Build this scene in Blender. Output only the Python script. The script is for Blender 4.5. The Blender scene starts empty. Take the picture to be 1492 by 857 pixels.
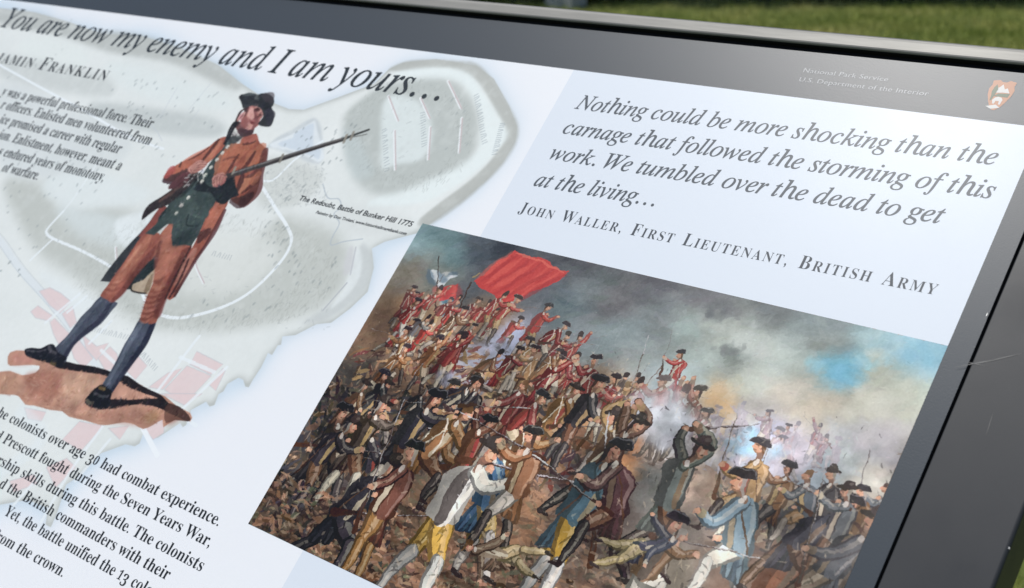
import bpy, math, random
import numpy as np
from mathutils import Matrix, Vector

sc = bpy.context.scene
# ------------------------------------------------------------------ camera
U = 0.75                      # metres per sheet unit
Z0 = 1.15                     # height of the sheet's origin above the lawn
PITCH, YAW, FPX = math.radians(17.979), math.radians(40.448), 1964.07
fw = Vector((-math.sin(YAW)*math.cos(PITCH), math.cos(YAW)*math.cos(PITCH), -math.sin(PITCH)))
rt = Vector((math.cos(YAW), math.sin(YAW), 0))
dn = fw.cross(rt)
cam = bpy.data.cameras.new('camera')
camo = bpy.data.objects.new('camera', cam)
sc.collection.objects.link(camo)
CAM = Vector((0.46281, -0.5428777, 0.2314997 + Z0))
m = Matrix.Identity(4)
for i in range(3):
    m[i][0], m[i][1], m[i][2], m[i][3] = rt[i], -dn[i], -fw[i], CAM[i]
camo.matrix_world = m
cam.sensor_width = 36
cam.lens = FPX/1492*36
cam.clip_start, cam.clip_end = 0.02, 2000
cam.dof.use_dof = True
cam.dof.focus_distance = 0.70
cam.dof.aperture_fstop = 14
sc.camera = camo

# ------------------------------------------------------------------ light
SUN_AZ, SUN_EL = math.radians(-102), math.radians(66)     # azimuth from +Y towards +X
w = bpy.data.worlds.new('World'); sc.world = w; w.use_nodes = True
nt = w.node_tree
sky = nt.nodes.new('ShaderNodeTexSky'); sky.sky_type = 'NISHITA'; sky.sun_disc = False
sky.sun_elevation = SUN_EL; sky.sun_rotation = SUN_AZ
sky.air_density = 1.0; sky.dust_density = 0.6; sky.ozone_density = 1.0
bg = nt.nodes['Background']; bg.inputs[1].default_value = 0.088
nt.links.new(sky.outputs[0], bg.inputs[0])
sl = bpy.data.lights.new('sun', 'SUN'); sl.energy = 3.2; sl.angle = math.radians(0.53); sl.color = (1, .975, .94)
so = bpy.data.objects.new('sun', sl); sc.collection.objects.link(so)
sd = Vector((math.sin(SUN_AZ)*math.cos(SUN_EL), math.cos(SUN_AZ)*math.cos(SUN_EL), math.sin(SUN_EL)))
so.rotation_euler = (-sd).to_track_quat('-Z', 'Y').to_euler()
so.location = (-3, -3, 6)
sc.view_settings.view_transform = 'Standard'
sc.view_settings.look = 'None'
sc.view_settings.exposure = 0.12
sc.view_settings.gamma = 1.0

# ------------------------------------------------------------------ helpers
C = sc.collection
R2 = math.sqrt(.5)
def S(u, v, h=0.0):
    """a point of the tilted sheet (u right, v up the slope, h off its face; sheet units) in the world"""
    u *= U; v *= U; h *= U
    return (u, R2*v - R2*h, Z0 + R2*v + R2*h)
# the print was traced on a 1492 x 857 grid; this turns a grid point into a point of the sheet
_rt, _dn, _fw = np.array(rt), np.array(dn), np.array(fw)
_X = np.array([1, 0, 0]); _V = np.array([0, R2, R2]); _N = np.array([0, -R2, R2])
_C = np.array([0.61708, -0.29357, 0.73009])
def T(pts):
    a = np.atleast_2d(np.asarray(pts, float))
    d = ((a[:, :1]-746)/FPX)*_rt + ((a[:, 1:2]-428.5)/FPX)*_dn + _fw
    du, dv, dw = d@_X, d@_V, d@_N
    t = -_C[2]/dw
    return np.c_[_C[0]+t*du, _C[1]+t*dv]
def zz(ox, oy, s, *pts):
    return [(ox+x/s, oy+y/s) for x, y in pts]

def lin(c):
    c = np.asarray(c, float)/255
    return np.where(c <= .04045, c/12.92, ((c+.055)/1.055)**2.4)

def mat(name, col, rough=.5, metal=0., spec=.5, coat=0.):
    m = bpy.data.materials.new(name); m.use_nodes = True
    b = m.node_tree.nodes['Principled BSDF']
    b.inputs['Base Color'].default_value = (*col, 1)
    b.inputs['Roughness'].default_value = rough
    b.inputs['Metallic'].default_value = metal
    b.inputs['Specular IOR Level'].default_value = spec
    b.inputs['Coat Weight'].default_value = coat
    return m
def noise_col(m, c1, c2, scale, detail=6, vec='Object', stretch=None, c3=None):
    nt = m.node_tree; b = nt.nodes['Principled BSDF']
    tc = nt.nodes.new('ShaderNodeTexCoord'); n = nt.nodes.new('ShaderNodeTexNoise')
    n.inputs['Scale'].default_value = scale; n.inputs['Detail'].default_value = detail
    src = tc.outputs[vec]
    if stretch:
        mp = nt.nodes.new('ShaderNodeMapping'); mp.inputs['Scale'].default_value = stretch
        nt.links.new(src, mp.inputs[0]); src = mp.outputs[0]
    nt.links.new(src, n.inputs['Vector'])
    r = nt.nodes.new('ShaderNodeValToRGB')
    r.color_ramp.elements[0].position = .3; r.color_ramp.elements[1].position = .7
    r.color_ramp.elements[0].color = (*c1, 1); r.color_ramp.elements[1].color = (*c2, 1)
    if c3:
        e = r.color_ramp.elements.new(.5); e.color = (*c3, 1)
    nt.links.new(n.outputs[0], r.inputs[0]); nt.links.new(r.outputs[0], b.inputs['Base Color'])
    return n, src
def bump(m, scale, strength, dist, detail=3, stretch=None):
    nt = m.node_tree; b = nt.nodes['Principled BSDF']
    tc = nt.nodes.new('ShaderNodeTexCoord'); n = nt.nodes.new('ShaderNodeTexNoise')
    n.inputs['Scale'].default_value = scale; n.inputs['Detail'].default_value = detail
    src = tc.outputs['Object']
    if stretch:
        mp = nt.nodes.new('ShaderNodeMapping'); mp.inputs['Scale'].default_value = stretch
        nt.links.new(src, mp.inputs[0]); src = mp.outputs[0]
    nt.links.new(src, n.inputs['Vector'])
    bp = nt.nodes.new('ShaderNodeBump'); bp.inputs['Strength'].default_value = strength
    bp.inputs['Distance'].default_value = dist
    nt.links.new(n.outputs[0], bp.inputs['Height']); nt.links.new(bp.outputs[0], b.inputs['Normal'])
def rough_noise(m, scale, lo, hi, stretch=None):
    nt = m.node_tree; b = nt.nodes['Principled BSDF']
    tc = nt.nodes.new('ShaderNodeTexCoord'); n = nt.nodes.new('ShaderNodeTexNoise')
    n.inputs['Scale'].default_value = scale; n.inputs['Detail'].default_value = 5
    src = tc.outputs['Object']
    if stretch:
        mp = nt.nodes.new('ShaderNodeMapping'); mp.inputs['Scale'].default_value = stretch
        nt.links.new(src, mp.inputs[0]); src = mp.outputs[0]
    nt.links.new(src, n.inputs['Vector'])
    r = nt.nodes.new('ShaderNodeMapRange'); r.inputs[3].default_value = lo; r.inputs[4].default_value = hi
    r.inputs[1].default_value = .3; r.inputs[2].default_value = .7
    nt.links.new(n.outputs[0], r.inputs[0]); nt.links.new(r.outputs[0], b.inputs['Roughness'])

def empty(name, loc, label=None, cat=None, group=None):
    o = bpy.data.objects.new(name, None); C.objects.link(o); o.location = loc
    o.empty_display_size = .2
    if label: o['label'] = label
    if cat: o['category'] = cat
    if group: o['group'] = group
    return o
def origin(o):
    p = Vector((0, 0, 0))
    while o is not None:
        p = p + o.location; o = o.parent
    return p
def obj(name, verts, faces, material, parent=None, uv=None, smooth=False, label=None, kind=None):
    """verts in world coordinates"""
    off = origin(parent) if parent is not None else Vector((0, 0, 0))
    v = np.asarray(verts, float).reshape(-1, 3) - np.array(off)
    me = bpy.data.meshes.new(name)
    me.from_pydata(v.tolist(), [], faces if isinstance(faces, list) else faces.tolist())
    if uv is not None:
        l = me.uv_layers.new(name='UVMap')
        idx = np.zeros(len(me.loops), np.int32); me.loops.foreach_get('vertex_index', idx)
        l.data.foreach_set('uv', np.asarray(uv, np.float32)[idx].ravel())
    if material: me.materials.append(material)
    if smooth: me.polygons.foreach_set('use_smooth', [True]*len(me.polygons))
    me.update()
    o = bpy.data.objects.new(name, me); C.objects.link(o)
    if parent is not None: o.parent = parent
    if label: o['label'] = label
    if kind: o['kind'] = kind
    return o
def sheet_rect(name, u0, v0, u1, v1, h, material, parent, uvf=None, **k):
    q = [(u0, v0), (u1, v0), (u1, v1), (u0, v1)]
    return obj(name, [S(a, b, h) for a, b in q], [(0, 1, 2, 3)], material, parent,
               uv=[uvf(a, b) for a, b in q] if uvf else None, **k)
def extrude_profile(name, prof, u0, u1, material, parent, axis='u', smooth=False, **k):
    """closed (x,h) profile swept along u (axis 'u': x is v) or along v (axis 'v': x is u); mitre none"""
    n = len(prof); vs = []
    for t in (u0, u1):
        for x, h in prof:
            vs.append(S(t, x, h) if axis == 'u' else S(x, t, h))
    fs = [(i, (i+1) % n, n+(i+1) % n, n+i) for i in range(n)]
    fs += [tuple(range(n)), tuple(range(2*n-1, n-1, -1))]
    return obj(name, vs, fs, material, parent, smooth=smooth, **k)
def rounded(x0, x1, h0, h1, r, r2=None, n=5):
    """box profile with rounded upper corners (radius r at x0 side, r2 at x1 side)"""
    r2 = r if r2 is None else r2
    p = [(x0, h0)]
    for i in range(n+1):
        a = math.pi - i*math.pi/2/n
        p.append((x0+r+r*math.cos(a), h1-r+r*math.sin(a)))
    for i in range(n+1):
        a = math.pi/2 - i*math.pi/2/n
        p.append((x1-r2+r2*math.cos(a), h1-r2+r2*math.sin(a)))
    p.append((x1, h0))
    return p

# ------------------------------------------------------------------ painter (flat print is drawn in code)
rng = np.random.default_rng(7)
def smooth_pts(P, n=6, closed=False):
    P = np.asarray(P, float)
    if len(P) < 3: return P
    if closed: Q = np.vstack([P[-1], P, P[0], P[1]])
    else: Q = np.vstack([2*P[0]-P[1], P, 2*P[-1]-P[-2]])
    out = []
    t = np.linspace(0, 1, n, endpoint=False)[:, None]
    for i in range(1, len(Q)-2):
        a, b, c, d = Q[i-1], Q[i], Q[i+1], Q[i+2]
        out.append(.5*((2*b)+(c-a)*t+(2*a-5*b+4*c-d)*t**2+(3*b-a-3*c+d)*t**3))
    out = np.vstack(out)
    return out if closed else np.vstack([out, P[-1]])
def blur1(a, r, axis):
    r = int(r)
    if r < 1: return a
    pad = [(0, 0)]*a.ndim; pad[axis] = (r+1, r)
    c = np.cumsum(np.pad(a, pad, mode='edge'), axis=axis)
    n = a.shape[axis]
    hi = np.take(c, range(2*r+1, 2*r+1+n), axis=axis); lo = np.take(c, range(0, n), axis=axis)
    return (hi-lo)/(2*r+1)
def blur(a, r):
    for _ in range(2):
        a = blur1(blur1(a, r, 0), r, 1)
    return a
def resize(g, h, w):
    y = np.linspace(0, g.shape[0]-1.001, h); x = np.linspace(0, g.shape[1]-1.001, w)
    yi = y.astype(int); xi = x.astype(int); fy = (y-yi)[:, None]; fx = (x-xi)[None]
    fy = fy*fy*(3-2*fy); fx = fx*fx*(3-2*fx)
    a = g[yi][:, xi]; b = g[yi][:, xi+1]; c = g[yi+1][:, xi]; d = g[yi+1][:, xi+1]
    return a*(1-fy)*(1-fx)+b*(1-fy)*fx+c*fy*(1-fx)+d*fy*fx
def fbm(h, w, cell, octaves=4, ax=1.0, gain=.5):
    out = np.zeros((h, w)); amp = 1; tot = 0
    for o in range(octaves):
        gh = max(2, int(h/cell)+2); gw = max(2, int(w/(cell*ax))+2)
        out += amp*resize(rng.random((gh, gw)), h, w); tot += amp
        amp *= gain; cell /= 2
        if cell < 1.5: break
    return out/tot
class Canvas:
    def __init__(s, W, H, color):
        s.W, s.H = W, H
        s.a = np.empty((H, W, 3), np.float32); s.a[:] = np.asarray(color, np.float32)
    def cover(s, P, SS=3):
        """anti-aliased coverage of a polygon -> (y0,y1,x0,x1,mask)"""
        P = np.asarray(P, float)
        x0 = max(0, int(P[:, 0].min())-1); x1 = min(s.W, int(P[:, 0].max())+3)
        y0 = max(0, int(P[:, 1].min())-1); y1 = min(s.H, int(P[:, 1].max())+2)
        if x1-x0 < 1 or y1-y0 < 1: return None
        hh = (y1-y0)*SS; ww = x1-x0+2
        ax, ay = P[:, 0]-x0, (P[:, 1]-y0)*SS
        bx, by = np.roll(ax, -1), np.roll(ay, -1)
        sg = np.where(by > ay, 1., -1.)
        ya, yb = np.minimum(ay, by), np.maximum(ay, by)
        r0 = np.clip(np.ceil(ya-.5), 0, hh).astype(int); r1 = np.clip(np.ceil(yb-.5), 0, hh).astype(int)
        n = r1-r0
        if n.sum() <= 0: return None
        e = np.repeat(np.arange(len(P)), n)
        st = np.repeat(np.cumsum(n)-n, n)
        row = np.arange(n.sum())-st+r0[e]
        tt = (row+.5-ay[e])/(by[e]-ay[e])
        X = np.clip(ax[e]+tt*(bx[e]-ax[e]), 0, ww-1.01)
        xi = X.astype(int); fx = X-xi
        k = row*ww+xi
        D = np.bincount(k, sg[e]*(1-fx), hh*ww)+np.bincount(k+1, sg[e]*fx, hh*ww+1)[:hh*ww]
        D = np.clip(np.abs(np.cumsum(D.reshape(hh, ww), 1)), 0, 1)
        m = D.reshape(y1-y0, SS, ww).mean(1)[:, :x1-x0]
        return y0, y1, x0, x1, m
    def poly(s, P, col, alpha=1., soft=0, smooth=0, tex=0., mask_out=None):
        if smooth: P = smooth_pts(P, smooth, True)
        if soft:
            P = np.asarray(P, float); r = int(soft)*2+2
            x0, y0 = int(P[:, 0].min())-r, int(P[:, 1].min())-r
            x1, y1 = int(P[:, 0].max())+r, int(P[:, 1].max())+r
            big = Canvas.__new__(Canvas); big.W, big.H = x1-x0, y1-y0
            c = big.cover(P-[x0, y0], 1)
            if c is None: return
            m = np.zeros((y1-y0, x1-x0)); m[c[0]:c[1], c[2]:c[3]] = c[4]
            m = blur(m, soft/1.5)
            X0, Y0, X1, Y1 = max(x0, 0), max(y0, 0), min(x1, s.W), min(y1, s.H)
            if X1 <= X0 or Y1 <= Y0: return
            m = m[Y0-y0:Y1-y0, X0-x0:X1-x0]; y0, y1, x0, x1 = Y0, Y1, X0, X1
        else:
            c = s.cover(P)
            if c is None: return
            y0, y1, x0, x1, m = c
        if tex: m = m*np.clip(1-tex+2*tex*fbm(y1-y0, x1-x0, 14, 3), 0, 1)
        m = (m*alpha)[..., None].astype(np.float32)
        v = s.a[y0:y1, x0:x1]; v += (np.asarray(col, np.float32)-v)*m
        if mask_out is not None:
            q = mask_out[y0:y1, x0:x1]; np.maximum(q, m[..., 0], out=q)
    def stroke(s, P, wd, col, alpha=1., smooth=5, soft=0, tex=0., mask_out=None):
        P = np.asarray(P, float); k = len(P)
        wd = np.broadcast_to(np.asarray(wd, float), (k,)) if np.ndim(wd) == 0 or len(np.atleast_1d(wd)) == k else np.interp(np.linspace(0, 1, k), np.linspace(0, 1, len(wd)), wd)
        if k > 2 and smooth:
            Q = smooth_pts(np.c_[P, wd], smooth); P, wd = Q[:, :2], Q[:, 2]
        d = np.gradient(P, axis=0); L = np.hypot(d[:, 0], d[:, 1])+1e-9
        n = np.c_[-d[:, 1]/L, d[:, 0]/L]*wd[:, None]/2
        a = np.arctan2(d[-1, 1], d[-1, 0]); b = np.arctan2(-d[0, 1], -d[0, 0])
        t = np.linspace(-math.pi/2, math.pi/2, 6)[1:-1]
        cap1 = P[-1]+np.c_[np.cos(a-t), np.sin(a-t)]*wd[-1]/2
        cap0 = P[0]+np.c_[np.cos(b-t), np.sin(b-t)]*wd[0]/2
        s.poly(np.vstack([P+n, cap1, (P-n)[::-1], cap0]), col, alpha, soft=soft, tex=tex, mask_out=mask_out)
    def ell(s, x, y, rx, ry, col, alpha=1., ang=0., soft=0, mask_out=None):
        t = np.linspace(0, 2*math.pi, 18, endpoint=False)
        p = np.c_[rx*np.cos(t), ry*np.sin(t)]; c, n = math.cos(ang), math.sin(ang)
        s.poly(p@np.array([[c, n], [-n, c]])+[x, y], col, alpha, soft=soft, mask_out=mask_out)
    def image(s, name, noise=0.0, gain=1.0, veil=0.0):
        a = s.a + (rng.random((s.H, s.W, 1))-.5)*noise
        l = np.clip(a/255, 0, 1); l = np.where(l <= .04045, l/12.92, ((l+.055)/1.055)**2.4)
        l = np.clip((l-veil)*gain, .004, .9)
        out = np.ones((s.H, s.W, 4), np.float32); out[..., :3] = l[::-1]
        im = bpy.data.images.new(name, s.W, s.H, float_buffer=True)
        im.colorspace_settings.name = 'Linear Rec.709'
        im.pixels.foreach_set(out.ravel()); im.update()
        return im
SR, SP = .34, .165      # sheen of the matte laminate
def print_mat(name, im):
    m = mat(name, (1, 1, 1), SR, spec=SP)
    nt = m.node_tree; t = nt.nodes.new('ShaderNodeTexImage'); t.image = im; t.extension = 'EXTEND'
    nt.links.new(t.outputs[0], nt.nodes['Principled BSDF'].inputs['Base Color'])
    return m

#@@MAP
# ------------------------------------------------------------------ map print with the standing militiaman
MU0, MU1, MV0, MV1 = -1.08, -0.0565, -0.565, 0.2035
MS = 1700.0
MW, MH = int((MU1-MU0)*MS), int((MV1-MV0)*MS)
def mc(pts):
    p = T(pts); return np.c_[(p[:, 0]-MU0)*MS, (MV1-p[:, 1])*MS]
mp = Canvas(MW, MH, (236, 236, 237))
LAND = [(-420, 60), (-200, 20), (-60, 8), (0, 12), (50, 18), (100, 32), (150, 50), (205, 52), (262, 70), (318, 95), (352, 122), (392, 148), (421, 159), (442, 160), (492, 142), (545, 122), (566, 101), (587, 91), (635, 86), (665, 91),
        (694, 96), (719, 115), (741, 154), (753, 185), (750, 207), (733, 235), (708, 263), (674, 291), (632, 322), (606, 340), (560, 352), (541, 362), (544, 390), (535, 425), (510, 449),
        (482, 470), (461, 472), (430, 488), (411, 490), (409, 502), (404, 503), (396, 517), (390, 514), (380, 535), (368, 553), (362, 564), (357, 563), (354, 553), (347, 550), (331, 559), (325, 570), (318, 574), (312, 590),
        (305, 592), (300, 585), (278, 597), (271, 619), (266, 622), (262, 616), (229, 638), (208, 632), (203, 646), (196, 650), (183, 647), (147, 660), (120, 690), (96, 706), (84, 744), (74, 768), (66, 764), (70, 740),
        (40, 728), (0, 735), (-80, 790), (-300, 900), (-500, 700)]
land = mc(LAND)
lm_ = np.zeros((MH, MW), np.float32)
c_ = mp.cover(land); lm_[c_[0]:c_[1], c_[2]:c_[3]] = c_[4]
wn = fbm(MH, MW, 170, 4)
near = blur(lm_, 26)
hal = np.clip(near*2.2, 0, 1)*(.45+.9*np.clip(wn*2-.6, 0, 1))
for k, c in enumerate((198, 216, 228)): mp.a[..., k] += (c-mp.a[..., k])*hal*.6
hal2 = np.clip(blur(lm_, 9)*2, 0, 1)
for k, c in enumerate((196, 206, 212)): mp.a[..., k] += (c-mp.a[..., k])*hal2*.35
wash = fbm(MH, MW, 120, 5)
base = np.stack([226+16*(wash-.5), 228+14*(wash-.5), 223+14*(wash-.5)], -1)
mp.a += (base-mp.a)*lm_[..., None]
# shaded margin just inside the coast
inner = np.clip((1-blur(lm_, 7))*2, 0, 1)*lm_*(.55+.7*wash)
for k, c in enumerate((178, 180, 174)): mp.a[..., k] += (c-mp.a[..., k])*np.clip(inner, 0, 1)*.85
def tone(pts, col, al, soft=16, tex=.35): mp.poly(mc(pts), col, al, soft=soft, smooth=5, tex=tex)
# coast of the upper peninsula: grey band, white beach, grey hill
tone([(566, 101), (600, 88), (665, 89), (700, 97), (735, 145), (755, 190), (735, 236), (680, 290), (625, 328), (612, 318), (690, 258), (722, 222), (734, 190), (715, 150), (690, 115), (650, 100), (590, 104)], (178, 179, 172), .85, 4)
tone([(572, 108), (620, 98), (675, 103), (702, 132), (722, 165), (739, 192), (728, 215), (690, 252), (640, 285), (610, 296), (560, 300), (540, 292), (680, 232), (697, 190), (690, 150), (660, 118), (600, 120)], (230, 236, 232), .85, 5)
tone([(499, 178), (519, 150), (567, 122), (648, 115), (683, 140), (697, 175), (694, 210), (678, 236), (635, 258), (590, 276), (560, 283), (530, 275), (508, 240)], (186, 190, 184), .95, 9)
tone([(558, 150), (580, 138), (612, 150), (628, 180), (626, 215), (610, 234), (576, 240), (556, 246), (554, 205)], (224, 230, 226), .85, 7)
tone([(498, 190), (520, 200), (545, 250), (520, 262), (506, 240)], (196, 205, 203), .5, 8)
# big hill and ridges
tone([(5, 262), (60, 268), (95, 305), (150, 300), (205, 312), (262, 330), (330, 378), (400, 320), (430, 316), (470, 330), (502, 352), (506, 400), (480, 440), (430, 463), (330, 482), (262, 482), (200, 470), (110, 405), (60, 372), (25, 320)], (192, 194, 186), .9, 16)
tone([(240, 330), (330, 330), (400, 350), (404, 380), (360, 420), (300, 430), (258, 420), (262, 380)], (222, 223, 216), .85, 20)
tone([(80, 300), (150, 310), (200, 330), (190, 360), (120, 345)], (214, 220, 217), .8, 14)
tone([(55, 395), (110, 420), (160, 450), (140, 470), (90, 440)], (228, 232, 230), .7, 9)
tone([(170, 320), (215, 310), (225, 345), (200, 362), (172, 350)], (232, 236, 234), .8, 7)
tone([(0, 16), (60, 22), (120, 44), (200, 50), (300, 88), (350, 125), (330, 128), (250, 92), (160, 76), (80, 50), (0, 36)], (184, 186, 180), .85, 8)
tone([(30, 60), (70, 55), (125, 75), (120, 98), (60, 95), (32, 82)], (228, 232, 226), .7, 9)
tone([(0, 80), (60, 90), (150, 110), (160, 140), (60, 130), (0, 110)], (198, 201, 196), .7, 12)
tone([(130, 150), (200, 155), (300, 170), (330, 190), (300, 200), (200, 190), (150, 175)], (194, 198, 194), .85, 10)
tone([(160, 90), (250, 110), (330, 140), (330, 160), (240, 150), (170, 120)], (224, 230, 226), .6, 12)
tone([(0, 120), (120, 165), (190, 190), (170, 240), (60, 260), (0, 240)], (210, 214, 212), .6, 14)
tone([(60, 270), (110, 250), (180, 262), (220, 285), (170, 300), (90, 300)], (224, 229, 226), .7, 10)
tone([(385, 230), (440, 235), (470, 262), (430, 300), (380, 300), (372, 262)], (200, 202, 195), .7, 10)
tone([(500, 300), (560, 310), (600, 322), (570, 345), (510, 340), (490, 318)], (214, 215, 210), .5, 9)
tone([(528, 355), (542, 372), (541, 395), (530, 425), (505, 446), (474, 466), (440, 470), (480, 445), (508, 420), (512, 385)], (196, 199, 196), .75, 5)
tone([(518, 360), (526, 372), (524, 402), (506, 430), (480, 450), (500, 420), (510, 390)], (226, 229, 226), .8, 3)
tone([(505, 366), (514, 360), (512, 392), (500, 400)], (205, 204, 203), .8, 3)
# pond
tone([(388, 215), (404, 200), (424, 190), (446, 176), (460, 173), (468, 190), (470, 232), (455, 238), (425, 226), (398, 216)], (196, 201, 202), .8, 4)
tone([(392, 212), (424, 196), (452, 179), (459, 177), (463, 195), (472, 226), (464, 236), (452, 231), (428, 221)], (228, 232, 232), .9, 2)
mp.poly(mc([(404, 210), (426, 201), (427, 197), (434, 191), (454, 180), (457, 186), (456, 211), (467, 218), (464, 232), (457, 229), (431, 219)]), (207, 215, 221), .95, soft=2, smooth=3)
# roads and tracks
def road(pts, wd, col=(236, 240, 240), al=.9, soft=1): mp.stroke(mc(pts), wd, col, al, soft=soft)
road([(-60, 62), (0, 95), (60, 128), (120, 160), (190, 200), (238, 217)], 4.5)
road([(470, 205), (430, 232), (398, 262), (376, 262)], 4)
road([(374, 262), (388, 282), (402, 305), (418, 330), (424, 352), (408, 382), (366, 424), (322, 448), (270, 462), (238, 460), (216, 445), (206, 425), (200, 412)], 5.5)
road([(92, 308), (70, 332), (68, 340), (78, 348), (120, 366), (160, 388), (172, 400)], 5)
road([(76, 349), (44, 379)], 4)
road([(140, 240), (110, 285), (92, 308)], 3.5, al=.6)
road([(-30, 320), (0, 350), (30, 392), (66, 432), (104, 478), (150, 548), (190, 600)], 11, (222, 226, 226))
road([(-34, 324), (-4, 354), (26, 396), (62, 436), (100, 482)], 1.5, (200, 206, 208))
road([(-25, 316), (5, 346), (35, 388), (70, 428), (110, 474), (160, 548)], 1.5, (204, 208, 208))
for p in ([(236, 205), (224, 186), (200, 170)], [(232, 175), (246, 148), (258, 128)], [(275, 160), (308, 120)], [(280, 174), (290, 160)]): road(p, 1.6, (198, 202, 204), .7, 0)
road([(470, 268), (477, 288), (493, 290), (496, 302), (486, 312), (494, 325), (484, 345), (482, 357), (500, 352), (528, 348)], 1.8, (176, 184, 190), .8, 0)
road([(518, 360), (510, 400)], 2.4, (190, 190, 192), .8, 0)
road([(505, 412), (470, 452)], 2.4, (178, 180, 182), .8, 0)
# pink town blocks and streets
PINK = [zz(20, 340, 2.856, *q) for q in (
    [(105, 240), (150, 225), (195, 248), (240, 285), (192, 332), (150, 300)], [(70, 325), (100, 300), (165, 345), (150, 365), (90, 352)],
    [(200, 335), (245, 302), (262, 370), (235, 395)], [(150, 370), (170, 352), (235, 420), (190, 470), (165, 420)],
    [(285, 420), (345, 470), (395, 455), (345, 530), (300, 480)], [(350, 520), (400, 470), (430, 500), (440, 560), (380, 570)],
    [(450, 510), (500, 490), (555, 550), (505, 610), (455, 560)], [(560, 640), (640, 580), (700, 560), (620, 650)],
    [(733, 545), (760, 490), (870, 545), (820, 588)], [(625, 650), (720, 550), (822, 592), (715, 705)], [(812, 630), (870, 560), (880, 570), (840, 655)],
    [(235, 470), (270, 440), (330, 520), (290, 560), (250, 520)])]
PINK += [zz(0, 570, 2.985, *q) for q in (
    [(105, 70), (200, 90), (180, 130), (120, 120)], [(345, 130), (450, 150), (350, 260), (270, 210)], [(470, 160), (560, 150), (520, 210)],
    [(625, 160), (715, 120), (712, 180), (665, 210)], [(700, 10), (880, 10), (800, 60)], [(200, 330), (290, 290), (330, 330), (240, 420)], [(40, 390), (150, 360), (160, 400), (60, 440)])]
for q in PINK:
    mp.poly(mc(q), (226, 204, 201), .9, soft=1, tex=.15)
    mp.stroke(mc(q+[q[0]]), 1.6, (186, 190, 194), .45, smooth=0)
for p in ([(66, 470), (116, 428)], [(98, 455), (126, 432)], [(130, 500), (162, 468)], [(225, 575), (278, 505), (290, 490)], [(262, 520), (312, 542)], [(214, 575), (286, 620)], [(250, 610), (330, 535)],
          [(147, 510), (200, 560)], [(110, 700), (160, 640)], [(60, 760), (100, 690), (150, 620)], [(20, 735), (60, 690)]):
    road(p, 5.5, (233, 237, 237), .8, 1)
road([(205, 618), (229, 663)], 8, (238, 240, 240), .95, 0)
road([(0, 690), (60, 640), (30, 600)], 24, (226, 232, 232), .5, 6)
# earthworks and engraved marks
for p in ([(565, 140), (579, 176)], [(612, 143), (625, 172)], [(652, 118), (671, 158)], [(574, 190), (575, 247)], [(626, 185), (623, 232)], [(672, 172), (668, 222)], [(198, 362), (218, 330), (238, 332)], [(168, 360), (170, 392)], [(296, 412), (284, 384), (290, 372)]):
    road(p, 4.5, (234, 236, 234), .9, 0); road(np.asarray(p, float)+[1.2, .3], 2, (196, 178, 176), .9, 0)
def ticks(poly, n, wd=2.6, ln=6.5, al=.45, jit=1.):
    P = np.asarray(poly, float); lo, hi = P.min(0), P.max(0); k = 0
    while k < n:
        q = lo+rng.random(2)*(hi-lo)
        ins = False; j = len(P)-1
        for i in range(len(P)):
            if (P[i, 1] > q[1]) != (P[j, 1] > q[1]) and q[0] < (P[j, 0]-P[i, 0])*(q[1]-P[i, 1])/(P[j, 1]-P[i, 1])+P[i, 0]: ins = not ins
            j = i
        k += 1
        if not ins: continue
        l = ln*(.6+.7*rng.random())
        c = mc([q])[0]
        d = np.array([.15+.3*rng.standard_normal()*jit, -1]); d /= np.hypot(*d)
        mp.stroke(np.array([c-d*l/2, c, c+d*l/2]), [wd*.5, wd*1.5, wd*.6], (128, 136, 136), al*(.6+.5*rng.random()))
        mp.stroke(np.array([c+d*l/2, c+d*l/2+[4, 1.5]]), [wd*.6, wd*.2], (150, 158, 158), al*.6)
ticks([(150, 90), (330, 130), (330, 190), (180, 190)], 60)
ticks([(0, 200), (160, 250), (90, 350), (20, 370), (0, 300)], 75)
ticks([(90, 320), (180, 400), (260, 470), (400, 470), (480, 440), (500, 360), (420, 380), (340, 450), (160, 400)], 130)
ticks([(430, 180), (520, 180), (500, 240), (400, 310), (380, 260)], 60)
ticks([(500, 190), (560, 250), (640, 265), (690, 200), (660, 120), (640, 240), (540, 270)], 60, al=.35)
ticks([(395, 290), (420, 330), (440, 400), (400, 400), (380, 340)], 60)
ticks([(0, 330), (40, 400), (10, 420), (-40, 360)], 14, 3.5, 6, .6)
ticks([(180, 180), (260, 215), (260, 240), (190, 210)], 26)
ticks([(100, 0), (130, 60), (0, 120), (60, 80)], 30, al=.3)
for i in range(900):      # fine shading lines following the slopes
    a = rng.random()*6.28; r_ = rng.uniform(.75, 1.05); q = (300+185*r_*math.cos(a), 395+82*r_*math.sin(a))
    c = mc([q])[0]; mp.stroke(np.array([c, c+[rng.normal(0, 2.5), rng.uniform(3, 8)]]), 1.2, (160, 162, 154), .3)
for i in range(260):
    a = rng.random()*6.28; r_ = rng.uniform(.7, 1.0); q = (600+95*r_*math.cos(a), 195+82*r_*math.sin(a))
    c = mc([q])[0]; mp.stroke(np.array([c, c+[rng.normal(0, 2.5), rng.uniform(3, 7)]]), 1.2, (150, 154, 148), .3)
ticks([(-200, 60), (0, 100), (0, 400), (-200, 400)], 120, al=.4)
for i in range(500):      # hachures
    a = rng.random(); q = np.array([385+90*rng.random(), 240+60*rng.random()]) if a < .5 else np.array([560+120*rng.random(), 120+150*rng.random()]) if a < .62 else np.array([120+360*rng.random(), 400+80*rng.random()])
    c = mc([q])[0]; mp.stroke(np.array([c, c+rng.standard_normal(2)*3.5]), 1.2, (160, 164, 162), .35)
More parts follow.
